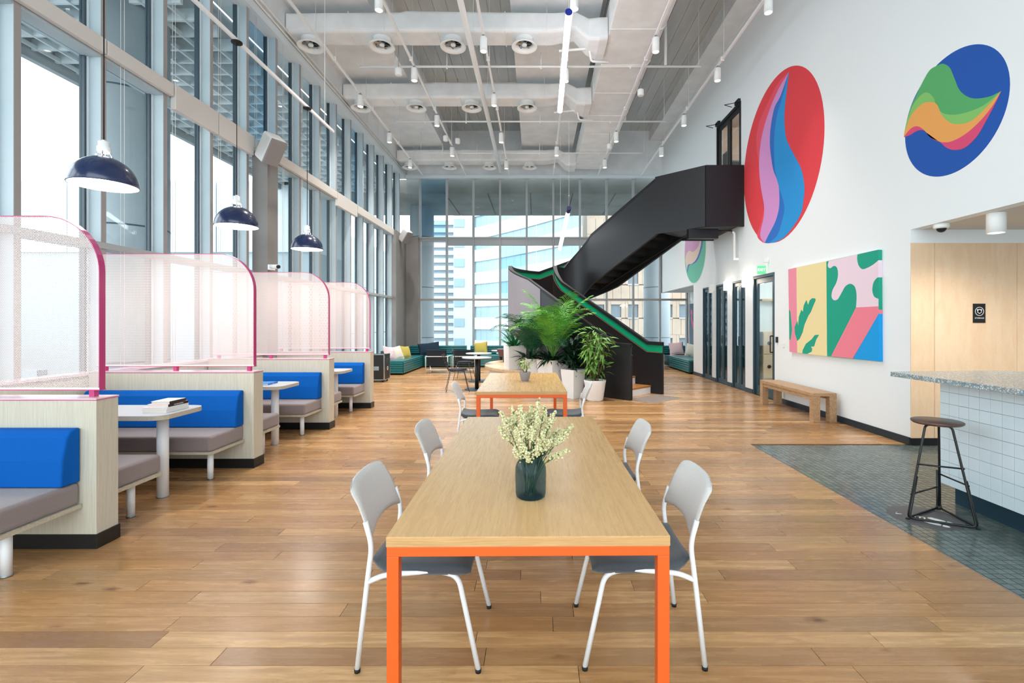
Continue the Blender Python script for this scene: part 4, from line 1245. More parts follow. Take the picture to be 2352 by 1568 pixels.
# pendants and their rail
pr = thing('pendant_rail', 'slim white rail above the booths carrying the pendant cords', 'light track', (-3.63, 5, 4.92))
MB().box(-3.645, 2.0, 4.905, -3.615, 8.66, 4.945).build('rail', 'pipe_white', pr)
for yy in (2.6, 5.0, 8.3): MB().tube([(-3.63, yy, 4.94), (-3.63, yy, 7.598)], .006, 5).build('hanger_rod', 'pipe_white', pr)
def pendant():
    p = thing('pendant_lamp', '', 'pendant lamp', (0, 0, 0), 'navy dome pendants')
    dome = [(.235 * math.cos(R(a)) + .0, .235 * math.sin(R(a))) for a in range(0, 76, 8)]
    outer = [(.236, -.006), (.238, 0)] + dome[1:]
    MB().lathe(outer + [(.055, .23)], (0, 0, 0), 48, caps=False).build('shade', 'navy_enamel', p)
    MB().lathe([(.05, .222)] + [(r * .985, z * .975 - .004) for r, z in dome[::-1]] + [(.231, -.006)], (0, 0, 0), 48, caps=False).build('shade_lining', 'shade_inside', p)
    MB().lathe([(.230, -.007), (.2385, -.007), (.2385, .001), (.235, .003)], (0, 0, 0), 48, caps=False).build('rim', 'navy_enamel', p)
    for k in range(4):
        a = R(90 * k + 30)
        MB().tube([(.06 * math.cos(a), .06 * math.sin(a), .225), (.036 * math.cos(a), .036 * math.sin(a), .28)], .006, 5).build('neck_strut', 'chrome', p)
    MB().lathe([(.04, .27), (.046, .28), (.046, .315), (.038, .32), (.038, .36), (.018, .365), (.015, .375)], (0, 0, 0), 24).build('socket', 'lamp_white', p)
    MB().sphere((0, 0, .08), .05, 16, 10).build('bulb', 'bulb_glow', p)
    cd = MB().tube([(0, 0, .37), (0, 0, 2.235)], .005, 6).build('cord', 'black_rubber', p)
    MB().lathe([(.001, 2.215), (.062, 2.215), (.062, 2.232), (.001, 2.232)], (0, 0, 0), 24).build('cord_plate', 'black_rubber', cd)
    light('lamp', 'SPOT', (0, 0, .02), 45, (1, .95, .88), p, spot_size=R(150), spot_blend=.6, shadow_soft_size=.05)
    return p
PD = pendant()
for i, (y, z) in enumerate(((4.06, 2.66), (5.86, 2.675), (7.66, 2.675))):
    first_or_copy(PD, i, (-3.63, y, z), 'navy dome pendant lamp over the %s booth table' % ['nearest', 'middle', 'farthest'][i])

# books
def book(label, x0, y0, x1, y1, z0, th, cover, spine, group='books on the booth tables', words_=None, rz=0):
    c = ((x0 + x1) / 2, (y0 + y1) / 2, z0)
    b = thing('book', label, 'book', c, group)
    MB().box(x0, y0, z0, x1, y1, z0 + .003).box(x0, y0, z0 + th - .003, x1, y1, z0 + th).build('cover', cover, b)
    MB().box(x0 + .004, y0 + .003, z0 + .003, x1 - .003, y1 - .003, z0 + th - .003).build('pages', 'paper', b)
    MB().box(x1 - .003, y0, z0, x1 + .0005, y1, z0 + th).build('spine', spine, b)
    if words_: text('spine_lettering', words_, th * .62, 'sign_white', b, (x1 + .0008, (y0 + y1) / 2, z0 + th / 2), (R(90), 0, R(90)), .0003)
    b.rotation_euler = (0, 0, R(rz))
    return b
book('large white book at the bottom of the stack', -3.295, 4.04, -3.09, 4.30, .7505, .026, 'book_white', 'book_white')
book('white book, second from the bottom of the stack', -3.29, 4.04, -3.088, 4.295, .7768, .020, 'book_white', 'book_white', rz=1)
book('black-spined book with pink cover, third in the stack', -3.265, 4.06, -3.085, 4.285, .7972, .021, 'book_pink', 'book_black', words_='THE REVOLUTION', rz=-1)
book('white book with dark brown spine topping the stack', -3.245, 4.07, -3.09, 4.27, .8186, .023, 'book_white', 'book_dark', rz=2)
book('blue book lying alone on the second booth table', -3.46, 5.84, -3.25, 6.09, .7505, .018, 'book_blue', 'book_blue', words_='DESIGN', rz=4)

# ================================================================== LONG TABLES
def long_table(label, y0, y1, xc0, xc1, W_=1.014):
    yc = (y0 + y1) / 2; xc = (xc0 + xc1) / 2; L_ = y1 - y0
    t = thing('long_table', label, 'table', (0, 0, 0), 'long orange-legged tables')
    MB().box(-W_ / 2, -L_ / 2, .704, W_ / 2, L_ / 2, .7385).build('tabletop', 'edge_oak', t, bevel=.002)
    MB().box(-W_ / 2 + .001, -L_ / 2 + .001, .7385, W_ / 2 - .001, L_ / 2 - .001, .74).build('veneer', 'table_oak', t)
    lw_ = .043; a, b = W_ / 2 - .002, L_ / 2 - .002
    m = MB()
    m.box(-a, -b, .669, a, -b + .035, .704).box(-a, b - .035, .669, a, b, .704).box(-a, -b + .035, .669, -a + .035, b - .035, .704).box(a - .035, -b + .035, .669, a, b - .035, .704)
    m.build('apron_frame', 'orange_steel', t, bevel=.002)
    for sx in (-1, 1):
        for sy in (-1, 1):
            MB().box(sx * a, sy * b, 0, sx * (a - lw_), sy * (b - lw_), .669).build('leg', 'orange_steel', t, bevel=.002)
    t.location = (xc, yc, 0)
    t.rotation_euler = (0, 0, math.atan2(xc0 - xc1, L_))
    return t
long_table('long oak table on orange steel legs, holding the flower vase', 1.723, 3.93, -.028, -.050)
long_table('long oak table on orange steel legs, holding the small grey pot', 5.378, 7.40, -.162, -.20)

# ------------------------------------------------------------------ side chairs (local: sitter faces +x)
def side_chair():
    c = thing('side_chair', '', 'chair', (0, 0, 0), 'pale-backed chairs at the long tables')
    for s_ in (-1, 1):
        y = s_ * .235; yb = s_ * .225
        rl = MB().tube(fillet([(-.265, y, .014), (-.222, y * .98, .40), (-.205, yb, .54), (-.235, yb * .985, .64)], .06, 5), .0115, 10); rl = rl.build('rear_leg', 'tube_white', c)
        fl = MB().tube(fillet([(-.223, y * .98, .385), (-.16, y * .9, .405), (.06, y * .86, .42), (.165, y * .9, .405), (.255, y, .014)], .07, 5), .0115, 10).build('front_leg', 'tube_white', c)
        for p, lg in (((-.265, y), rl), ((.255, y), fl)):
            MB().lathe([(.001, 0), (.0125, 0), (.0135, .016), (.001, .016)], (p[0], p[1], 0), 12).build('foot_cap', 'black_rubber', lg)
    MB().tube([(-.05, -.2, .418), (-.05, .2, .418)], .009, 8).tube([(.12, -.2, .415), (.12, .2, .415)], .009, 8).build('cross_rail', 'tube_white', c)
    # seat: shallow saddle with waterfall edge
    n, m_ = 16, 14; V = []; F = []
    def sz(u, v):
        x = -.215 + .435 * u
        y = (v - .5) * (.455 - .05 * (1 - u))
        z = .452 + .012 * abs(2 * v - 1) ** 2 - .010 * math.sin(math.pi * u) + (.012 * max(0, (.15 - u) / .15) - .03 * max(0, (u - .82) / .18) ** 2)
        return x, y, z
    top = MB(); rings = []
    for i in range(n + 1):
        u = i / n
        row_t = [sz(u, j / m_) for j in range(m_ + 1)]
        sh = min(1, math.sin(math.pi * min(max(u, .012), .988)) * 3.2) ** .5
        ring = []
        for j, (x, y, z) in enumerate(row_t):
            vv = j / m_
            e = min(1, (min(vv, 1 - vv) * 9)) ** .5
            ring.append((x, y * (.86 + .14 * sh), z - .012 * (1 - e)))
        low = [(x, y * .985, z - .036 * max(.25, sh)) for x, y, z in ring[::-1]]
        rings.append(ring + low)
    MB().loft(rings, smooth=True).build('seat', 'seat_grey', c)
    # backrest pad: a rounded sleeve over the two uprights, hollowed towards the sitter's back
    rings = []; N, K = 14, 16
    z_lo, z_hi = .555, .80
    for i in range(N + 1):
        t = i / N; z = z_lo + (z_hi - z_lo) * t
        xt = -.207 - .082 * t - .012 * t * t
        half = .230 - .012 * t
        e_ = min(1, min(t, 1 - t) * 12 + .25)
        front, back_ = [], []
        for k in range(K + 1):
            v = -1 + 2 * k / K
            y = half * v
            cx = xt - .030 * (1 - v * v)
            th_ = .015 * e_ * (1 - .75 * abs(v) ** 10)
            dz = -.030 * abs(v) ** 6 * max(0, (t - .6) / .4) + .034 * (1 - abs(v) ** 2.2) * max(0, 1 - t / .5) ** 1.2
            back_.append((cx - th_, y, z + dz)); front.append((cx + th_, y, z + dz))
        rings.append(back_ + front[::-1])
    MB().loft(rings, smooth=True).build('backrest', 'chair_back', c)
    return c
SCH = side_chair()
chairs = [(-.505, 2.315, 0, 'pale-backed chair at the near table, window side, closest to the camera'),
          (.465, 2.33, 180, 'pale-backed chair at the near table, stair side, closest to the camera'),
          (-.50, 3.42, 0, 'pale-backed chair at the near table, window side, farther along'),
          (.455, 3.42, 180, 'pale-backed chair at the near table, stair side, farther along'),
          (-.66, 5.72, 2, 'pale-backed chair with dark seat at the far table, window side'),
          (.32, 5.74, 178, 'pale-backed chair with dark seat at the far table, planter side')]
for i, (x, y, rz, lb) in enumerate(chairs): first_or_copy(SCH, i, (x, y, 0), lb, R(rz))

# ------------------------------------------------------------------ vase and flowers
VX, VY, VZ = -.025, 2.12, .7405
vs = thing('glass_vase', 'smoky blue-green ribbed glass vase on the near table', 'vase', (VX, VY, VZ))
def vase_mat():
    m = bpy.data.materials.new('smoke_glass'); m.use_nodes = True
    nt = m.node_tree; b = nt.nodes['Principled BSDF']; out = nt.nodes['Material Output']
    b.inputs['Base Color'].default_value = lin('#0b2b48'); b.inputs['Roughness'].default_value = .05
    b.inputs['Coat Weight'].default_value = .6; b.inputs['Coat Roughness'].default_value = .03
    t = nt.nodes.new('ShaderNodeBsdfTransparent'); t.inputs['Color'].default_value = (.42, .56, .62, 1)
    mx = nt.nodes.new('ShaderNodeMixShader'); mx.inputs[0].default_value = .2
    nt.links.new(t.outputs[0], mx.inputs[1]); nt.links.new(b.outputs[0], mx.inputs[2]); nt.links.new(mx.outputs[0], out.inputs['Surface'])
    MATS['smoke_glass'] = m
vase_mat()
prof = [(.001, .004), (.055, .0), (.063, .006), (.066, .02), (.066, .06), (.067, .1), (.066, .13), (.060, .148), (.050, .163), (.047, .175), (.052, .185), (.062, .1885)]
rings = []
for r, z in prof:
    rings.append([(VX + (r * (1 + (.012 * math.cos(18 * 2 * math.pi * i / 72) if .02 < z < .15 else 0))) * math.cos(2 * math.pi * i / 72), VY + (r * (1 + (.012 * math.cos(18 * 2 * math.pi * i / 72) if .02 < z < .15 else 0))) * math.sin(2 * math.pi * i / 72), VZ + z) for i in range(72)])
MB().loft(rings, caps=False).build('body', 'smoke_glass', vs)
MB().tube([(VX + .062 * math.cos(2 * math.pi * i / 40), VY + .062 * math.sin(2 * math.pi * i / 40), VZ + .1885) for i in range(40)], .003, 8, closed=True).build('lip', 'smoke_glass', vs)
random.seed(21)
def blob(m, c, r):
    n = 5
    rot = random.random() * 6
    rings = []
    for (t, rr) in ((-1, .25), (-.45, .9), (.3, 1.0), (.9, .45)):
        rings.append([(c[0] + r * rr * math.cos(rot + 2 * math.pi * i / n) * random.uniform(.85, 1.15), c[1] + r * rr * math.sin(rot + 2 * math.pi * i / n) * random.uniform(.85, 1.15), c[2] + r * t * .9) for i in range(n)])
    m.loft(rings, smooth=False)
tips = [(1152, 948, 0), (1147, 980, .02), (1175, 935, .03), (1195, 930, -.02), (1220, 930, .04), (1237, 919, 0), (1252, 935, .03), (1275, 945, 0), (1315, 978, 0), (1303, 1034, -.03),
        (1200, 965, -.07), (1222, 980, -.09), (1250, 990, -.08), (1185, 985, -.06), (1195, 1010, -.09), (1210, 1040, -.10), (1262, 1010, -.06), (1235, 955, -.02), (1265, 965, .02), (1210, 950, .06), (1180, 1030, -.07), (1240, 1020, -.09), (1290, 1000, .0), (1170, 960, .05), (1230, 940, .07), (1283, 985, .05)]
STEMS = {0: 'statice stem leaning towards the window side, upper of two', 1: 'statice stem leaning lowest towards the window side', 5: 'tallest statice stem, standing up in the middle of the bouquet',
         8: 'statice stem reaching farthest out towards the stair side', 9: 'statice stem drooping low towards the stair side', 3: 'statice stem with a thick cream head beside the tallest on the window side',
         7: 'statice stem with upright head on the stair side of the bouquet', 15: 'statice head hanging lowest over the vase lip', 22: 'small statice stem below the one reaching out farthest'}
for k, (px, py, dy) in enumerate(tips):
    Y_ = VY + dy
    tip_ = Vector(((px - 1232) * Y_ / 1111, Y_, 1.5 - (py - 742) * Y_ / 1111))
    f = thing('flower_stem', STEMS.get(k, 'pale yellow statice stem in the thick of the bouquet'), 'flower', (VX, VY, VZ + .02), 'statice stems in the vase')
    base = Vector((VX + random.uniform(-.03, .03), VY + random.uniform(-.03, .03), VZ + .012))
    neck = Vector((VX + (tip_.x - VX) * .22, VY + (tip_.y - VY) * .3, VZ + .18))
    pts = []
    for i in range(9):
        t = i / 8
        pts.append(base * (1 - t) ** 2 + neck * 2 * t * (1 - t) * 1.0 + tip_ * t * t)
    MB().tube(pts, [.0022] * 9, 5).build('stem', 'flower_stem', f)
    m = MB(); g = MB()
    axis = (pts[-1] - pts[-4]).normalized()
    L_ = .078 if k < 10 else .066
    for q in range(78):
        t = random.random()
        if q % 4 == 3:      # side florets grouped off the main stem
            cl = Vector((math.cos(q // 12 * 2.1 + k), math.sin(q // 12 * 2.1 + k), .3)) * .014
            p = pts[-1] - axis * (L_ * (.45 + .1 * (q // 12))) + cl + Vector((random.gauss(0, 1), random.gauss(0, 1), random.gauss(0, 1))) * .005
        else:
            p = pts[-1] - axis * (L_ * t) + Vector((random.gauss(0, 1), random.gauss(0, 1), random.gauss(0, 1))) * (.0045 + .0035 * t)
        blob(m, p, random.uniform(.0036, .006))
    for q in range(16):
        p = pts[4] * (1 - q / 16) + pts[-1] * (q / 16)
        d = Vector((random.gauss(0, 1), random.gauss(0, 1), random.uniform(0, 1))).normalized()
        s_ = d.cross(Vector((0, 0, 1))).normalized() * .003
        g.add([p - s_, p + s_, p + d * .02 + s_ * .4, p + d * .02 - s_ * .4], [(0, 1, 2, 3)])
    m.build('blossom_cluster', 'blossom_cream', f, kind='stuff')
    g.build('leaflets', 'flower_stem', f, kind='stuff')

# ================================================================== PLANTS
def place(o, loc, rot, sc=1.0):
    o.location = loc; o.rotation_euler = rot; o.scale = (sc, sc, sc)
    return o
def leaf_mesh(name, L_, W_, droop, mat, fold=.15, n=6):
    """leaf along +x from the origin, drooping"""
    m = MB(); rows_ = []
    for i in range(n + 1):
        t = i / n
        w = W_ * math.sin(math.pi * min(.985, max(.03, t ** .8))) * .5
        x = L_ * t * (1 - .12 * droop * t); z = -droop * L_ * t * t
        rows_.append([(x, -w, z + w * fold), (x, 0, z), (x, w, z + w * fold)])
    m.loft(rows_, closed=False, caps=False)
    return m
def frond(L_, arch_, mat, seed, wid=.24):
    """arching palm frond along +x rising then drooping"""
    rnd = random.Random(seed)
    m = MB(); N = 38; pts = []
    for i in range(N + 1):
        t = i / N
        a = R(86) - arch_ * t ** 1.9
        if i == 0: p = Vector((0, 0, 0))
        else: p = pts[-1] + Vector((math.cos(a), 0, math.sin(a))) * L_ / N
        pts.append(p)
    m.tube(pts[::2], [.006 * (1 - .8 * i / (len(pts[::2]) - 1)) for i in range(len(pts[::2]))], 5)
    for i in range(9, N + 1):
        t = i / N
        tg = (pts[i] - pts[i - 1]).normalized()
        for s_ in (-1, 1):
            ln = wid * (math.sin(math.pi * (.15 + .8 * (t - .25) / .75)) ** .7) * rnd.uniform(.85, 1.1)
            d = (Vector((0, s_, 0)) * .85 + tg * .7 + Vector((0, 0, rnd.uniform(-.05, .2)))).normalized()
            w = tg * .0065
            a0 = pts[i]; a1 = a0 + d * ln * .55; a2 = a1 + (d + Vector((0, 0, -.55))).normalized() * ln * .5
            m.add([a0 - w * .5, a0 + w * .5, a1 + w, a1 - w, a2], [(0, 1, 2, 3), (3, 2, 4)])
    return m
def add_fronds(parent, n, L0, L1_, arch0, arch1, mat, base, seed, protos, name='frond', tilt0=0, tilt1=35, spread_=.04, wid=.24):
    rnd = random.Random(seed)
    meshes = []
    for k in range(protos):
        m = frond(1.0, arch0 + (arch1 - arch0) * k / max(1, protos - 1), mat, seed + k, wid)
        meshes.append(m)
    org = ORG[parent.name]
    first = {}
    for i in range(n):
        k = i % protos
        rot = (0, R(rnd.uniform(tilt0, tilt1)), R(360 * i / n + rnd.uniform(-20, 20)))
        sc = rnd.uniform(L0, L1_)
        loc = Vector(base) - org + Vector((rnd.uniform(-1, 1) * spread_, rnd.uniform(-1, 1) * spread_, 0))
        if k not in first:
            sv = ORG.pop(parent.name); o = meshes[k].build(name, mat, parent); ORG[parent.name] = sv; first[k] = o
        else:
            o = first[k].copy(); COL.objects.link(o)
        place(o, loc, rot, sc)
def add_leaves(parent, spots, protos, mat, name='leaf'):
    """spots: (world loc, rot, scale)"""
    org = ORG[parent.name]; first = {}
    for i, (loc, rot, sc) in enumerate(spots):
        k = i % len(protos)
        if k not in first:
            sv = ORG.pop(parent.name); o = protos[k].build(name, mat, parent); ORG[parent.name] = sv; first[k] = o
        else:
            o = first[k].copy(); COL.objects.link(o)
        place(o, Vector(loc) - org, rot, sc)
def rosette(parent, base, n, L_, W_, mat, seed, up0=10, up1=80, rad=.08, zjit=.1, droop=.5):
    rnd = random.Random(seed)
    protos = [leaf_mesh('l', 1.0, W_, d, mat) for d in (droop * .6, droop, droop * 1.4)]
    spots = []
    for i in range(n):
        a = rnd.uniform(0, 360); el = rnd.uniform(up0, up1)
        rr = rnd.uniform(0, rad)
        loc = (base[0] + rr * math.cos(R(a)), base[1] + rr * math.sin(R(a)), base[2] + rnd.uniform(0, zjit))
        spots.append((loc, (R(rnd.uniform(-15, 15)), -R(el), R(a)), L_ * rnd.uniform(.7, 1.1)))
    add_leaves(parent, spots, protos, mat)
def square_pot(label, cx, cy, z0, z1, wb, wt, rz=0, mat='pot_white'):
    p = thing('planter', label, 'planter', (cx, cy, z0), 'white planters by the stair')
    def sq(w, z):
        out = []
        for sx, sy in ((-1, -1), (1, -1), (1, 1), (-1, 1)):
            x, y = sx * w / 2, sy * w / 2
            out.append((cx + x * math.cos(R(rz)) - y * math.sin(R(rz)), cy + x * math.sin(R(rz)) + y * math.cos(R(rz)), z))
        return out
    MB().loft([sq(wb, z0), sq(wt, z1), sq(wt - .03, z1), sq(wt - .035, z1 - .04)], smooth=False, caps=False).add(sq(wb, z0), [(0, 3, 2, 1)]).build('shell', mat, p)
    MB().add(sq(wt - .034, z1 - .035), [(0, 1, 2, 3)]).build('soil', 'soil', p)
    return p
# A: box on the ring bench
pA = square_pot('tall white box planter standing on the curved bench', -.5, 11.2, .45, .98, .4, .42, 20)
plA = thing('potted_plant', 'broad-leaved green plant in the white box planter on the bench', 'plant', (-.5, 11.2, .95))
rosette(plA, (-.5, 11.2, .95), 46, .42, .16, 'leaf_green', 3, 15, 80, .14, .05, .4)
pB = square_pot('white square planter with palm, partly behind the wider planter', -.10, 10.45, 0, .74, .28, .34, 8)
pC = square_pot('widest white square planter with light green palm', .34, 10.15, 0, .74, .36, .48, 42)
pD = square_pot('tapered white square planter beside the round white pot', .74, 9.75, 0, .575, .26, .36, 43)
palm1 = thing('potted_palm', 'dark green feathery palm in the square planter nearest the bench', 'plant', (-.10, 10.45, .7))
add_fronds(palm1, 27, 1.0, 1.4, .9, 1.9, 'palm_dark', (-.08, 10.45, .7), 5, 4, tilt0=0, tilt1=30, wid=.26)
m_ = MB()
for i in range(6):
    a = R(60 * i); m_.tube([(-.08 + .03 * math.cos(a), 10.45 + .03 * math.sin(a), .7), (-.08 + .07 * math.cos(a), 10.45 + .07 * math.sin(a), 1.1)], [.008, .005], 6)
m_.build('cane', 'stem_green', palm1)
palm2 = thing('potted_palm', 'tall light green palm in the widest white planter', 'plant', (.34, 10.15, .7))
add_fronds(palm2, 24, 1.15, 1.65, .8, 1.8, 'palm_light', (.33, 10.15, .72), 11, 4, tilt0=0, tilt1=24, wid=.24)
m_ = MB()
for i in range(6):
    a = R(60 * i); m_.tube([(.33 + .03 * math.cos(a), 10.15 + .03 * math.sin(a), .7), (.33 + .08 * math.cos(a), 10.15 + .08 * math.sin(a), 1.2)], [.009, .005], 6)
m_.build('cane', 'trunk_brown', palm2)
for (lb, b_, n_, L_, sd) in (('dark strap-leaved undergrowth below the dark palm', (-.12, 10.4, .72), 70, .36, 31), ('dark strap-leaved undergrowth below the light palm', (.30, 10.1, .72), 90, .36, 32)):
    u = thing('undergrowth_plant', lb, 'plant', b_)
    rosette(u, b_, n_, L_, .17, 'leaf_dark', sd, -5, 60, .16, .06, .5)
bd = thing('potted_plant', 'dark glossy bush in the tapered white planter', 'plant', (.74, 9.75, .54))
rosette(bd, (.74, 9.75, .56), 110, .28, .28, 'leaf_dark', 41, 0, 75, .13, .30, .45)
rosette(bd, (.72, 9.75, .80), 70, .26, .28, 'leaf_dark', 42, 10, 80, .13, .28, .45)
m_ = MB()
for i in range(6):
    a = R(60 * i + 10); m_.tube([(.74 + .03 * math.cos(a), 9.75 + .03 * math.sin(a), .54), (.74 + .09 * math.cos(a), 9.75 + .09 * math.sin(a), 1.0)], .006, 5)
m_.build('branch', 'trunk_brown', bd)
# E: round pot and light shrub
pe = thing('round_pot', 'round tapered white pot in front of the black stair wall', 'plant pot', (1.14, 9.42, 0), 'white planters by the stair')
MB().lathe([(.001, 0), (.15, 0), (.162, .02), (.205, .33), (.214, .37), (.217, .395), (.205, .40), (.198, .385), (.195, .36), (.001, .36)], (1.14, 9.42, 0), 40).build('shell', 'pot_white', pe)
MB().lathe([(.001, .365), (.196, .365)], (1.14, 9.42, 0), 24).build('soil', 'soil', pe)
se = thing('potted_shrub', 'light green leafy shrub in the round white pot', 'plant', (1.14, 9.42, .36))
rnd = random.Random(77)
spots = []; m_ = MB()
for s_ in range(7):
    a = R(51 * s_); top = Vector((1.14 + .17 * math.cos(a) * rnd.uniform(.5, 1.2), 9.42 + .17 * math.sin(a), rnd.uniform(1.1, 1.38)))
    b0 = Vector((1.14 + .05 * math.cos(a), 9.42 + .05 * math.sin(a), .36))
    pts = [b0 * (1 - t) + top * t + Vector((.04 * math.sin(3 * t + s_), .04 * math.cos(2.5 * t + s_), 0)) for t in (0, .25, .5, .75, 1)]
    m_.tube(pts, [.009, .008, .006, .005, .003], 6)
    for q in range(41):
        t = .12 + .88 * (q / 37) ** .8
        i0 = min(3, int(t * 4)); f = t * 4 - i0
        p = pts[i0] * (1 - f) + pts[i0 + 1] * f
        az = rnd.uniform(0, 360)
        off = Vector((math.cos(R(az)), math.sin(R(az)), 0)) * rnd.uniform(.01, .1 + .06 * t)
        spots.append((tuple(p + off), (R(rnd.uniform(-30, 30)), -R(rnd.uniform(-35, 40)), R(az)), .17 * rnd.uniform(.7, 1.15)))
m_.build('stem', 'trunk_brown', se)
add_leaves(se, spots[:287], [leaf_mesh('l', 1, .30, d, 'leaf_lime') for d in (.25, .5, .8)], 'leaf_lime')
# F: little pot on the second table
pf = thing('small_pot', 'small grey tapered pot on the far long table', 'plant pot', (-.15, 6.38, .74))
MB().lathe([(.001, .7405), (.045, .7405), (.05, .745), (.076, .85), (.079, .858), (.073, .858), (.068, .84), (.001, .84)], (-.15, 6.38, 0), 28).build('shell', 'pot_grey', pf)
fp2 = thing('potted_plant', 'pale cream-leaved little plant in the small grey pot', 'plant', (-.15, 6.38, .84))
rnd = random.Random(5); spots = []; m_ = MB()
for s_ in range(7):
    a = R(51 * s_); r_ = rnd.uniform(.03, .11)
    top = Vector((-.15 + r_ * math.cos(a), 6.38 + r_ * math.sin(a), rnd.uniform(.95, 1.04)))
    b0 = Vector((-.15 + .015 * math.cos(a), 6.38 + .015 * math.sin(a), .84))
    m_.tube([b0, b0 * .5 + top * .5 + Vector((0, 0, .01)), top], [.004, .003, .002], 5)
    for q in range(13):
        az = rnd.uniform(0, 360); t = rnd.uniform(.45, 1)
        p = b0 * (1 - t) + top * t
        spots.append((tuple(p), (R(rnd.uniform(-20, 20)), -R(rnd.uniform(-20, 45)), R(az)), .06 * rnd.uniform(.7, 1.2)))
m_.build('stem', 'trunk_brown', fp2)
add_leaves(fp2, spots, [leaf_mesh('l', 1, .42, d, 'leaf_pale', n=4) for d in (.3, .6)], 'leaf_pale')
# G: brown trough beyond
g_ = thing('trough_planter', 'brown tapered trough planter on a stand beyond the bench', 'planter', (-.98, 13.2, .7))
MB().loft([[(-.98, 12.95, .60), (-.72, 12.95, .60), (-.72, 13.3, .60), (-.98, 13.3, .60)], [(-1.06, 12.9, .80), (-.66, 12.9, .80), (-.66, 13.35, .80), (-1.06, 13.35, .80)]], smooth=False).build('shell', 'pot_brown', g_)
MB().box(-.90, 13.05, 0, -.82, 13.13, .6).build('stand', 'pot_brown', g_)

# ================================================================== WALL BENCH
wb = thing('oak_bench', 'solid oak bench standing against the white wall under the canvas', 'bench', (4.36, 8.15, 0))
MB().box(4.17, 7.29, .395, 4.53, 9.02, .445).build('seat', 'bench_oak', wb, bevel=.004)
for x in (4.17, 4.42):
    for y in (7.29, 8.92):
        MB().box(x, y, 0, x + .11, y + .1, .395).build('leg', 'bench_oak', wb, bevel=.003)
MB().box(4.19, 7.39, .33, 4.21, 8.92, .395).box(4.49, 7.39, .33, 4.51, 8.92, .395).build('apron', 'bench_oak', wb)

# ================================================================== COUNTER
ct = thing('kitchen_counter', 'white tiled bar counter base with dark kickboard', 'counter', (3.8, 3, 0))
XT = 3.41
MB().box(XT + .006, -1.5, .155, 4.3, 4.085, 1.03).build('carcass', 'grout_grey', ct)
MB().box(XT + .08, -1.5, 0, 4.25, 4.03, .155).build('kickboard', 'kick_navy', ct)
tw, th_ = .0909, .0965
tb = None
for j in range(9):
    for i in range(26):
        y1 = 4.087 - i * tw; z0 = .157 + j * th_
        z1 = min(z0 + th_, 1.03)
        if tb is None:
            tb = MB().box(XT, -tw + .0022, .0, XT + .0075, -.0002, th_ - .0024).build('tile', 'tile_white', ct, bevel=.0012, segs=1)
            tb.location = Vector((0, y1, z0)) - ORG[ct.name]; 
            # mesh was shifted by the thing's origin: undo
            for v in tb.data.vertices: v.co += ORG[ct.name]
        else:
            c = tb.copy(); COL.objects.link(c); c.location = Vector((0, y1, z0)) - ORG[ct.name]
wt = thing('countertop', 'speckled terrazzo countertop with rounded far corner', 'countertop', (3.9, 3, 1.05))
poly = [(3.14, -1.5), (3.14, 4.29), (3.16, 4.31), (4.1, 4.4)] + [(4.1 + .62 * math.sin(R(a)), 3.78 + .62 * math.cos(R(a))) for a in range(10, 91, 10)] + [(4.72, 3.0), (4.5, -1.5)]
MB().prism(poly, 1.031, 1.07).build('slab', 'terrazzo', wt, bevel=.003)

# bar stool
SX, SY = 3.085, 3.725
st = thing('bar_stool', 'black wire-framed bar stool with round dark wood seat', 'stool', (SX, SY, 0))
MB().lathe([(.001, .728), (.15, .728), (.163, .738), (.165, .748), (.160, .752), (.001, .752)], (SX, SY, 0), 40).build('seat', 'stool_seat', st)
ang = [185, 48, -58]
ft = [(SX + .25 * math.cos(R(a)), SY + .25 * math.sin(R(a))) for a in ang]
tp = [(SX + .105 * math.cos(R(a)), SY + .105 * math.sin(R(a))) for a in ang]
r_ = .0085
for k in range(3):
    j = (k + 1) % 3
    f0, f1, t0_, t1_ = ft[k], ft[j], tp[k], tp[j]
    # every frame: up one leg, along the floor, up the next
    def mixp(a, b, t): return (a[0] * (1 - t) + b[0] * t, a[1] * (1 - t) + b[1] * t)
    e = .035
    p0, p1 = mixp(f0, f1, e), mixp(f1, f0, e)
    q0, q1 = mixp(t0_, t1_, e * 2), mixp(t1_, t0_, e * 2)
    MB().tube(fillet([(SX + (q0[0] - SX) * .3, SY + (q0[1] - SY) * .3, .718), (q0[0], q0[1], .718), (p0[0], p0[1], .012), (p1[0], p1[1], .012), (p1[0] * .55 + q1[0] * .45, p1[1] * .55 + q1[1] * .45, .33)], .035, 5), r_, 10).build('frame_loop', 'black_metal', st)
for (k, j, z) in ((0, 2, .42), (1, 2, .30), (0, 1, .19)):
    t = (z - .012) / .71
    a = (ft[k][0] * (1 - t) + tp[k][0] * t, ft[k][1] * (1 - t) + tp[k][1] * t); b = (ft[j][0] * (1 - t) + tp[j][0] * t, ft[j][1] * (1 - t) + tp[j][1] * t)
    MB().tube([(a[0], a[1], z), (b[0], b[1], z)], .0065, 8).build('footrest', 'black_metal', st)
for k in range(3):
    MB().lathe([(.001, 0), (.014, 0), (.014, .008), (.001, .008)], (ft[k][0] * .97 + SX * .03, ft[k][1] * .97 + SY * .03, 0), 12).build('foot_pad', 'black_rubber', st)
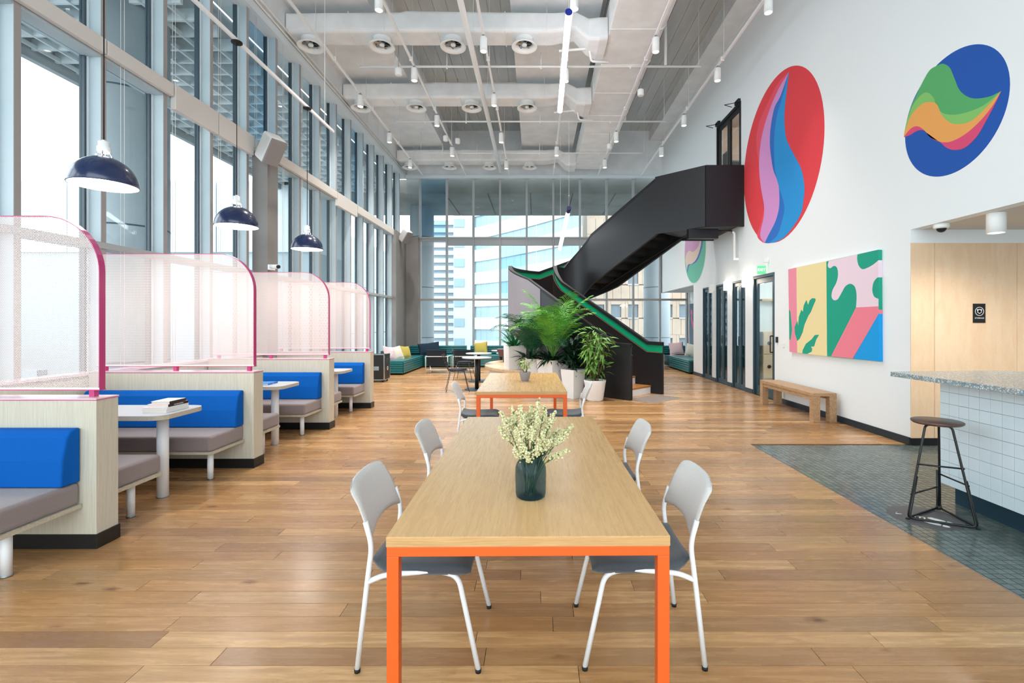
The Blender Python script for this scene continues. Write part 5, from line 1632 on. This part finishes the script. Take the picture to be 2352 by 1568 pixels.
# floor sticker
sk = thing('floor_sticker', 'round dark distancing sticker with footprints under the bar stool', 'sticker', (3.0, 3.74, 0))
MB().lathe([(.001, .0003), (.24, .0003), (.24, .0012), (.001, .0012)], (3.0, 3.74, 0), 48, smooth=False).build('disc', 'sticker_grey', sk)
def foot(cx, cy, rz):
    m = MB(); c_, s__ = math.cos(R(rz)), math.sin(R(rz))
    def T(pts): return [(cx + x * c_ - y * s__, cy + x * s__ + y * c_) for x, y in pts]
    sole = catmull([(-.022, .0), (-.027, .05), (-.015, .09), (.008, .09), (.022, .05), (.018, 0), (.0, -.012)], 4, True)
    heel = catmull([(-.018, -.022), (.016, -.022), (.016, -.048), (0, -.062), (-.017, -.048)], 4, True)
    m.prism(T(sole), .0013, .0018).prism(T(heel), .0013, .0018)
    return m.build('footprint', 'sign_white', sk)
foot(3.0, 3.60, 40); foot(3.08, 3.66, 40)
text('lettering', '1m', .10, 'sign_white', sk, (2.95, 3.76, .0015), (0, 0, R(-40)), .0002)
MB().tube([(2.86, 3.84, .0018), (2.83, 3.81, .0018), (2.87, 3.80, .0018)], .003, 4).tube([(3.04, 3.73, .0018), (3.06, 3.70, .0018), (3.02, 3.70, .0018)], .003, 4).build('arrow', 'sign_white', sk)

# ================================================================== LOUNGE AT THE FAR END
def roll_block(m, x0, x1, y0, y1, z0, z1, n, axis, sgn, r=.018):
    """horizontally channelled upholstery face: n rolls on the face at y0 (axis 'y') or x (axis 'x')"""
    h = (z1 - z0) / n
    for k in range(n):
        zc0, zc1 = z0 + h * k + .003, z0 + h * (k + 1) - .003
        prof_ = []
        for t in range(7):
            a = -90 + 30 * t
            prof_.append((math.cos(R(a)) * r, (zc0 + zc1) / 2 + math.sin(R(a)) * (zc1 - zc0) / 2))
        if axis == 'y':
            yb_ = y0
            poly_ = [(yb_ + sgn * .02, zc0)] + [(yb_ - sgn * d_, z_) for d_, z_ in prof_] + [(yb_ + sgn * .02, zc1)]
            m.xprism(poly_, x0, x1)
        else:
            xb_ = x0
            poly_ = [(xb_ - sgn * .02, zc0)] + [(xb_ + sgn * d_, z_) for d_, z_ in prof_] + [(xb_ - sgn * .02, zc1)]
            n_ = len(poly_)
            vs_ = [(p[0], y0, p[1]) for p in poly_] + [(p[0], y1, p[1]) for p in poly_]
            m.add(vs_, [tuple(range(n_)), tuple(range(2 * n_ - 1, n_ - 1, -1))] + [(i, n_ + i, n_ + (i + 1) % n_, (i + 1) % n_) for i in range(n_)])
sf = thing('channel_sofa', 'long teal channel-upholstered sofa lining the far window corner', 'sofa', (0, 16.5, 0))
# left wing
MB().box(-4.66, 14.0, .05, -3.86, 17.4, .36).build('seat_base', 'teal_dark', sf)
m_ = MB(); roll_block(m_, -3.86, 0, 14.02, 16.4, .04, .37, 5, 'x', 1); m_.build('seat_rolls', 'teal_leather', sf)
m_ = MB(); roll_block(m_, -4.66, -3.86, 14.0, 0, .04, .37, 5, 'y', 1); m_.build('seat_rolls', 'teal_leather', sf)
MB().box(-4.66, 13.99, .36, -3.845, 16.5, .41).build('seat_top', 'teal_leather', sf, bevel=.02, segs=3)
MB().box(-4.67, 14.5, .36, -4.56, 17.4, .66).build('back_base', 'teal_dark', sf)
m_ = MB(); roll_block(m_, -4.56, 0, 14.5, 17.3, .42, .68, 4, 'x', 1); m_.build('back_rolls', 'teal_leather', sf)
# far run
MB().box(-3.86, 16.45, .05, 4.3, 17.4, .36).build('seat_base', 'teal_dark', sf)
for x0, x1 in ((-3.8, -1.9), (-1.89, .3), (.31, 2.4), (2.41, 4.3)):
    m_ = MB(); roll_block(m_, x0, x1, 16.42, 0, .04, .37, 5, 'y', 1); m_.build('seat_rolls', 'teal_leather', sf)
    MB().box(x0, 16.4, .36, x1, 17.3, .41).build('seat_top', 'teal_leather', sf, bevel=.02, segs=3)
for x0, x1 in ((-4.5, -2.5), (-2.35, .3), (.32, 2.4), (2.42, 5.3)):
    MB().box(x0, 17.25, .36, x1, 17.42, .70).build('back_base', 'teal_dark', sf, bevel=.01)
    m_ = MB(); roll_block(m_, x0, x1, 17.24, 0, .42, .70, 4, 'y', 1); m_.build('back_rolls', 'teal_leather', sf)
# right wing, in the recess
sr = thing('channel_sofa', 'teal channel-upholstered sofa wing in the recess by the stair foot', 'sofa', (4.9, 15, 0))
MB().box(4.52, 14.25, .05, 5.55, 17.2, .36).build('seat_base', 'teal_dark', sr)
m_ = MB(); roll_block(m_, 4.5, 0, 14.25, 15.3, .04, .37, 5, 'x', -1); m_.build('seat_rolls', 'teal_leather', sr)
m_ = MB(); roll_block(m_, 4.5, 0, 15.31, 16.35, .04, .37, 5, 'x', -1); m_.build('seat_rolls', 'teal_leather', sr)
for a, b in ((14.24, 15.3), (15.31, 16.38)): MB().box(4.48, a, .36, 5.4, b, .41).build('seat_top', 'teal_leather', sr, bevel=.02, segs=3)
MB().box(5.42, 14.25, .36, 5.56, 17.2, .68).build('back_base', 'teal_dark', sr, bevel=.01)

def pillow(label, loc, w, h, t, rot, mat):
    o = MB(); n = 12; rings = []
    for side in (0,):
        for i in range(n + 1):
            u = -1 + 2 * i / n
            ring = []
            m = 12
            for j in range(m + 1):
                v = -1 + 2 * j / m
                d = t / 2 * ((1 - u * u) * (1 - v * v)) ** .45
                k = 1 + .0 - .09 * (1 - abs(u)) * abs(v) ** 3 
                k2 = 1 - .09 * (1 - abs(v)) * abs(u) ** 3
                ring.append((u * w / 2 * k2, d, v * h / 2 * k))
            for j in range(m, -1, -1):
                v = -1 + 2 * j / m
                d = t / 2 * ((1 - u * u) * (1 - v * v)) ** .45
                k = 1 - .09 * (1 - abs(u)) * abs(v) ** 3; k2 = 1 - .09 * (1 - abs(v)) * abs(u) ** 3
                ring.append((u * w / 2 * k2, -d, v * h / 2 * k))
            rings.append(ring)
    o.loft(rings)
    b = o.build('throw_pillow', mat)
    b.location = loc; b.rotation_euler = tuple(R(a) for a in rot)
    tag(b, label, 'pillow', 'pillows on the teal sofas')
    return b
pillow('pink throw pillow leaning at the front end of the teal sofa', (-4.36, 14.35, .60), .45, .45, .16, (-22, 8, 65), 'pillow_pink')
pillow('cream throw pillow behind the pink one on the teal sofa', (-4.25, 14.75, .59), .43, .43, .16, (-22, -6, 60), 'pillow_cream')
pillow('mustard throw pillow beside the cream one on the teal sofa', (-4.15, 15.35, .585), .40, .40, .15, (-22, 4, 60), 'pillow_yellow')
pillow('wide navy throw pillow in the corner of the teal sofa', (-3.75, 16.9, .62), .75, .42, .17, (-20, -6, 20), 'pillow_navy')
pillow('mustard throw pillow on the far run of sofa behind the round tables', (-1.95, 17.0, .62), .50, .44, .17, (-16, -8, -10), 'pillow_yellow')
pillow('pink throw pillow on the recess sofa', (4.85, 16.75, .62), .5, .45, .17, (-18, -6, -8), 'pillow_pink')
pillow('cream throw pillow on the recess sofa', (5.12, 16.0, .61), .42, .42, .16, (-14, 6, -50), 'pillow_cream')
pillow('navy throw pillow nearest the recess wall corner', (5.28, 15.7, .61), .42, .42, .15, (-12, 4, -70), 'pillow_navy')

# round tables
def round_table(label, x, y, h, r, seed=0):
    t = thing('round_table', label, 'table', (x, y, 0), 'round tables in the lounge')
    MB().lathe([(.001, h - .024), (r - .012, h - .024), (r, h - .014), (r, h - .003), (r - .003, h), (.001, h)], (x, y, 0), 44).build('tabletop', 'table_grey', t)
    MB().lathe([(.045, .012), (.045, h - .024)], (x, y, 0), 20).build('column', 'black_metal', t)
    MB().lathe([(.001, 0), (.27, 0), (.275, .006), (.268, .012), (.001, .014)], (x, y, 0), 40).build('base_plate', 'kick_navy', t)
round_table('round grey-topped table on a black column, nearest in the lounge', -1.35, 10.96, .73, .335)
round_table('round grey-topped table on a black column behind the nearest one', -1.49, 12.5, .73, .335)
round_table('small round table close to the bench end', -1.02, 13.85, .73, .27)
round_table('lowest small round table by the sofa behind the stair drum', -.95, 14.7, .6, .27)

def wire_chair(mat, cush):
    c = thing('wire_chair', '', 'chair', (0, 0, 0), 'wire chairs in the lounge')
    def P(u, v):
        """u across -1..1, v from seat front (0) to back top (1); faces +x"""
        if v < .5:
            t = v / .5; x = .22 - .42 * t; z = .455 - .03 * math.sin(math.pi * t)
        else:
            t = (v - .5) / .5; x = -.20 - .10 * t - .04 * math.sin(math.pi * t * .5); z = .455 + .34 * t
        w = .225 - .05 * max(0, v - .5) * 2
        return (x + .06 * u * u * (v > .5) * min(1, (v - .5) * 4), u * w, z + .02 * u * u)
    m = MB()
    for i in range(7):
        u = -1 + 2 * i / 6
        m.tube([P(u, v / 12) for v in range(13)], .004 if 0 < i < 6 else .006, 5)
    for v in (0, .12, .24, .36, .5, .58, .66, .75, .84, .92, 1.0):
        m.tube([P(-1 + k / 5, v) for k in range(11)], .004 if 0 < v < 1 else .006, 5)
    m.build('wire_shell', mat, c)
    if cush: MB().lathe([(.001, .46), (.17, .46), (.195, .47), (.19, .485), (.001, .49)], (.01, 0, .0), 24).build('seat_pad', cush, c)
    for sx, sy in ((1, 1), (1, -1), (-1, 1), (-1, -1)):
        MB().tube([(sx * .15, sy * .16, .445), (sx * .25, sy * .23, .0)], .0065, 7).build('leg', mat, c)
    MB().tube([(.15, -.16, .44), (.15, .16, .44), (-.15, .16, .44), (-.15, -.16, .44)], .0065, 6, closed=True).build('under_frame', mat, c)
    return c
wc = wire_chair('black_metal', 'canvas_navy')
first_or_copy(wc, 0, (-1.76, 10.76, 0), 'black wire chair at the nearest round table', R(12))
first_or_copy(wc, 1, (-1.92, 12.9, 0), 'black wire chair at the second round table', R(-4))
ww = wire_chair('tube_white', None)
first_or_copy(ww, 0, (-4.2, 13.05, 0), 'white wire chair behind the black flight case', R(200))

def lounge_chair():
    c = thing('lounge_chair', '', 'lounge chair', (0, 0, 0), 'navy canvas lounge chairs')
    # seen from behind: back at -y side, faces +y
    for sx in (-1, 1):
        x = sx * .33
        MB().tube(fillet([(x, -.05, .0), (x, -.05, .50), (x, .55, .50), (x, .55, .0)], .03), .012, 8).build('side_frame', 'tube_white', c)
    MB().tube([(-.33, -.05, .5), (.33, -.05, .5)], .012, 8).tube([(-.33, .0, .1), (.33, .0, .1)], .01, 8).tube([(-.33, .5, .1), (.33, .5, .1)], .01, 8).build('cross_bar', 'tube_white', c)
    MB().tube([(-.2, .05, 0), (-.2, .05, .17)], .012, 8).build('foot_peg', 'tube_white', c)
    rot = Matrix.Rotation(R(14), 3, 'X')
    MB().obox((0, -.02, .46), (.60, .03, .50), rot).build('back_canvas', 'canvas_navy', c, bevel=.01)
    MB().obox((0, .27, .27), (.60, .50, .03), Matrix.Rotation(R(8), 3, 'X')).build('seat_canvas', 'canvas_navy', c, bevel=.01)
    return c
lc = lounge_chair()
first_or_copy(lc, 0, (-2.99, 14.55, 0), 'navy canvas lounge chair with white tube frame nearest the windows', R(0))
first_or_copy(lc, 1, (-2.18, 14.6, 0), 'navy canvas lounge chair with white tube frame behind the wire chairs', R(0))
lk = copy_tree(lc, (4.05, 15.9, 0), R(90), 'navy canvas lounge chair mostly hidden behind the stair foot')

# flight case
fc = thing('flight_case', 'black wheeled flight case with silver edges by the last booth', 'equipment case', (-4.05, 12.45, 0))
MB().box(-4.3, 12.3, .06, -3.87, 12.75, .70).build('shell', 'case_black', fc, bevel=.004)
m_ = MB()
for (x, y) in ((-4.3, 12.3), (-3.87, 12.3), (-3.87, 12.75), (-4.3, 12.75)): m_.box(x - .012, y - .012, .06, x + .012, y + .012, .70)
for z in (.06, .70):
    m_.box(-4.31, 12.29, z - .01, -3.86, 12.31, z + .01).box(-3.88, 12.29, z - .01, -3.86, 12.76, z + .01).box(-4.31, 12.29, z - .01, -4.29, 12.76, z + .01)
m_.build('edge_trim', 'chrome', fc)
MB().box(-4.2, 12.285, .3, -4.0, 12.3, .4).box(-3.872, 12.45, .45, -3.862, 12.6, .6).build('handle_plate', 'chrome', fc)
MB().tube([(-3.86, 12.5, .35), (-3.855, 12.55, .38), (-3.86, 12.58, .33), (-3.855, 12.55, .28), (-3.86, 12.5, .33)], .006, 5).build('sticker', 'sign_white', fc)
for (x, y) in ((-4.25, 12.34), (-3.92, 12.34), (-3.92, 12.7), (-4.25, 12.7)):
    MB().lathe([(.001, -.012), (.028, -.012), (.028, .012), (.001, .012)], (x, y, .029), 14, axis=Matrix.Rotation(R(90), 3, 'Y')).box(x - .02, y - .02, .045, x + .02, y + .02, .06).build('caster', 'black_rubber', fc)

# ================================================================== HANGING TUBE LIGHTS
def tube_light(label, a, b, cap, caplen, cords):
    a, b = Vector(a), Vector(b); d = (b - a).normalized()
    t = thing('tube_light', label, 'tube light', tuple(a), 'hanging tube lights')
    MB().tube([a, a + d * caplen], .056, 20).build('end_cap', cap, t)
    MB().tube([a + d * caplen, b], .05, 20).build('tube', 'tube_glow', t)
    for p, zt in cords: MB().tube([p, (p[0], p[1], zt)], .004, 5).build('suspension_cord', 'cord_white', t)
    k = MB()
    p, zt = cords[0]
    z = p[2] + .3
    while z < zt - .3:
        k.sphere((p[0], p[1], z), .012, 6, 4); z += .75
    k.build('cord_clip', 'sign_white', t)
tube_light('hanging tube light with bright blue cap high over the room', (.51, 7.6, 6.40), (.48, 9.9, 5.84), 'cap_blue', .03, [((.51, 7.65, 6.44), 7.58), ((.48, 9.8, 5.9), 7.58)])
tube_light('hanging tube light with dark blue cap over the stair turn', (.81, 12.0, 4.36), (.66, 13.7, 3.60), 'cap_navy', .16, [((.81, 12.05, 4.38), 7.05), ((.67, 13.5, 3.7), 7.58)])

# ================================================================== OUTSIDE
ext = struct('outside_canopy', 'concrete canopy beyond the glass')
MB().box(-9.0, YB - 4, 6.42, -5.35, 6.2, 6.7).build('canopy', 'concrete_out', ext)
MB().box(-9.0, 6.2, 6.55, -5.35, 22.0, 6.8).build('canopy', 'concrete_out', ext)
MB().box(-9.0, 18.2, 6.40, 12, 22.0, 6.9).build('canopy', 'concrete_dark', ext)
for i in range(9): MB().box(-5 + 1.6 * i, 18.2, 6.37, -3.45 + 1.6 * i, 21.9, 6.399).build('soffit_board', 'concrete_dark', ext)
m_ = MB()
x = -8.9
while x < -5.4: m_.box(x, 6.4, 6.35, x + .035, 18, 6.42); x += .36
y = 6.5
while y < 18: m_.box(-9.0, y, 6.36, -5.4, y + .05, 6.55); y += .42
m_.build('louver_grid', 'louver_white', ext, kind='stuff')
MB().box(-9.1, YB - 4, 6.2, -8.98, 22, 6.9).build('fascia', 'concrete_out', ext)
def out_column(label, x, y, r, z1):
    o = thing('round_column', label, 'column', (x, y, 0))
    MB().lathe([(r, -2), (r, z1)], (x, y, 0), 40).build('shaft', 'column_out', o)
    for z in (.9, 3.0, 5.1): MB().lathe([(r + .004, z - .012), (r + .004, z + .012)], (x, y, 0), 40).build('joint_ring', 'frame_dark', o)
out_column('thick round concrete column outside the tall windows by the second pendant', -6.55, 7.75, .55, 6.5)
out_column('round concrete column outside the far window corner', -4.85, 20.5, .5, 6.4)
out_column('round concrete column outside the end windows beyond the stair', 5.1, 20.5, .55, 6.4)
pw = thing('panel_block', 'pale panelled building block outside the tall windows', 'building', (-14, 16, 0))
for i in range(7):
    x0 = -20 + i * 1.75
    MB().box(x0 + .02, 17.0, 4.0, x0 + 1.73, 20, 6.5).build('panel', 'panel_out', pw)
MB().box(-20, 17.1, -4, -7.8, 20, 4.0).build('lower_wall', 'facade_joint', pw)
sw = thing('side_block', 'pale panelled building running beside the window wall', 'building', (-12, 30, 0))
for i in range(16):
    for z0, z1 in ((-6, .9), (.93, 3.6), (3.63, 6.3)):
        MB().box(-12.5, 20.5 + i * 1.6, z0, -10.2, 20.5 + i * 1.6 + 1.57, z1).build('panel', 'panel_out', sw)
# stepped low blocks outside the nearest windows
lb_ = thing('terrace_blocks', 'low grey rooftop blocks outside the nearest windows', 'building', (-20, 9, 0))
MB().box(-30, 11, -6, -17, 14, 1.6).build('block', 'facade_stone', lb_)
MB().box(-26, 9, -6, -14, 10.5, .6).build('block', 'facade_white', lb_)
MB().box(-14.2, 9.2, .35, -9.5, 9.4, .6).build('parapet', 'stripe_grey', lb_)
# striped tower
tw_ = thing('striped_tower', 'white tower with horizontal grey stripes outside the end windows', 'building', (-11.5, 60, 0))
MB().box(-14.5, 60, -30, -9.75, 70, 14.2).build('core', 'stripe_grey', tw_)
z = -18
while z < 14:
    MB().box(-14.7, 59.6, z, -9.6, 60, z + .52).build('band', 'facade_white', tw_); z += .93
# white curved building with ribbon windows
wbld = thing('ribbon_building', 'white curved office building with blue ribbon windows', 'building', (0, 50, 0))
MB().box(-9.6, 56, -30, -7.2, 60, 30).build('wall', 'facade_white', wbld)
for k in range(9):
    z = -5.8 + 2.3 * k
    MB().box(-9.5, 55.9, z, -8.35, 56.0, z + .95).build('window', 'facade_glass', wbld)
def curve_pt(t): # t 0..1 from left to right: bows toward the viewer on the right
    return Vector((-7.2 + 11.2 * t, 56 - 14 * t ** 1.15, 0))
NS = 14
for k in range(9):
    z = -7.0 + 2.6 * k
    for i in range(NS):
        a, b = curve_pt(i / NS), curve_pt((i + 1) / NS)
        g = (b - a) * .006
        for (z0, z1, mt, nm, off) in ((z, z + 1.35, 'facade_white', 'panel', 0), (z + 1.35, z + 2.6, 'facade_glass', 'window', .25)):
            a_, b_ = a + g, b - g
            MB().prism([(a_.x, a_.y + off), (b_.x, b_.y + off), (b_.x, b_.y + 1.5), (a_.x, a_.y + 1.5)], z0, z1).build(nm, mt, wbld)
# brown stone building
bs = thing('stone_building', 'brown stone office building with square windows beyond the stair', 'building', (14, 44, 0))
MB().box(4.6, 44.14, -20, 26, 50, 24).build('core', 'facade_stone', bs)
m_ = MB()
cell = 1.55
nx, nz = 13, 11
for i in range(nx):
    for k in range(nz):
        x0 = 4.6 + i * cell; z0 = -5.6 + k * cell * .98 * 1.0
        if k % 2 == 1 and i % 1 == 0:
            # row with window: stone on the two sides
            MB().box(x0, 43.9, z0, x0 + .36, 44.2, z0 + 1.5).build('stone', 'facade_stone', bs)
            MB().box(x0 + .38, 43.9, z0, x0 + .62, 44.2, z0 + 1.5).build('stone', 'facade_stone', bs)
            w_o = MB().box(x0 + .64, 44.05, z0 + .04, x0 + cell - .04, 44.12, z0 + 1.2).build('window', 'facade_glass_dark', bs)
            MB().box(x0 + .62, 43.85, z0 + 1.2, x0 + cell, 44.2, z0 + 1.5).build('stone', 'facade_stone', bs)
            MB().box(x0 + .6, 43.82, z0 - .08, x0 + cell, 44.2, z0 + .02).build('window_sill', 'facade_white', w_o)
        else:
            MB().box(x0, 43.9, z0, x0 + .76, 44.2, z0 + 1.42).build('stone', 'facade_stone', bs)
            MB().box(x0 + .79, 43.9, z0, x0 + cell - .02, 44.2, z0 + 1.42).build('stone', 'facade_stone', bs)
MB().box(-80, -30, -12.2, 80, 120, -12).build('outside_ground', 'ground_out', kind='structure')
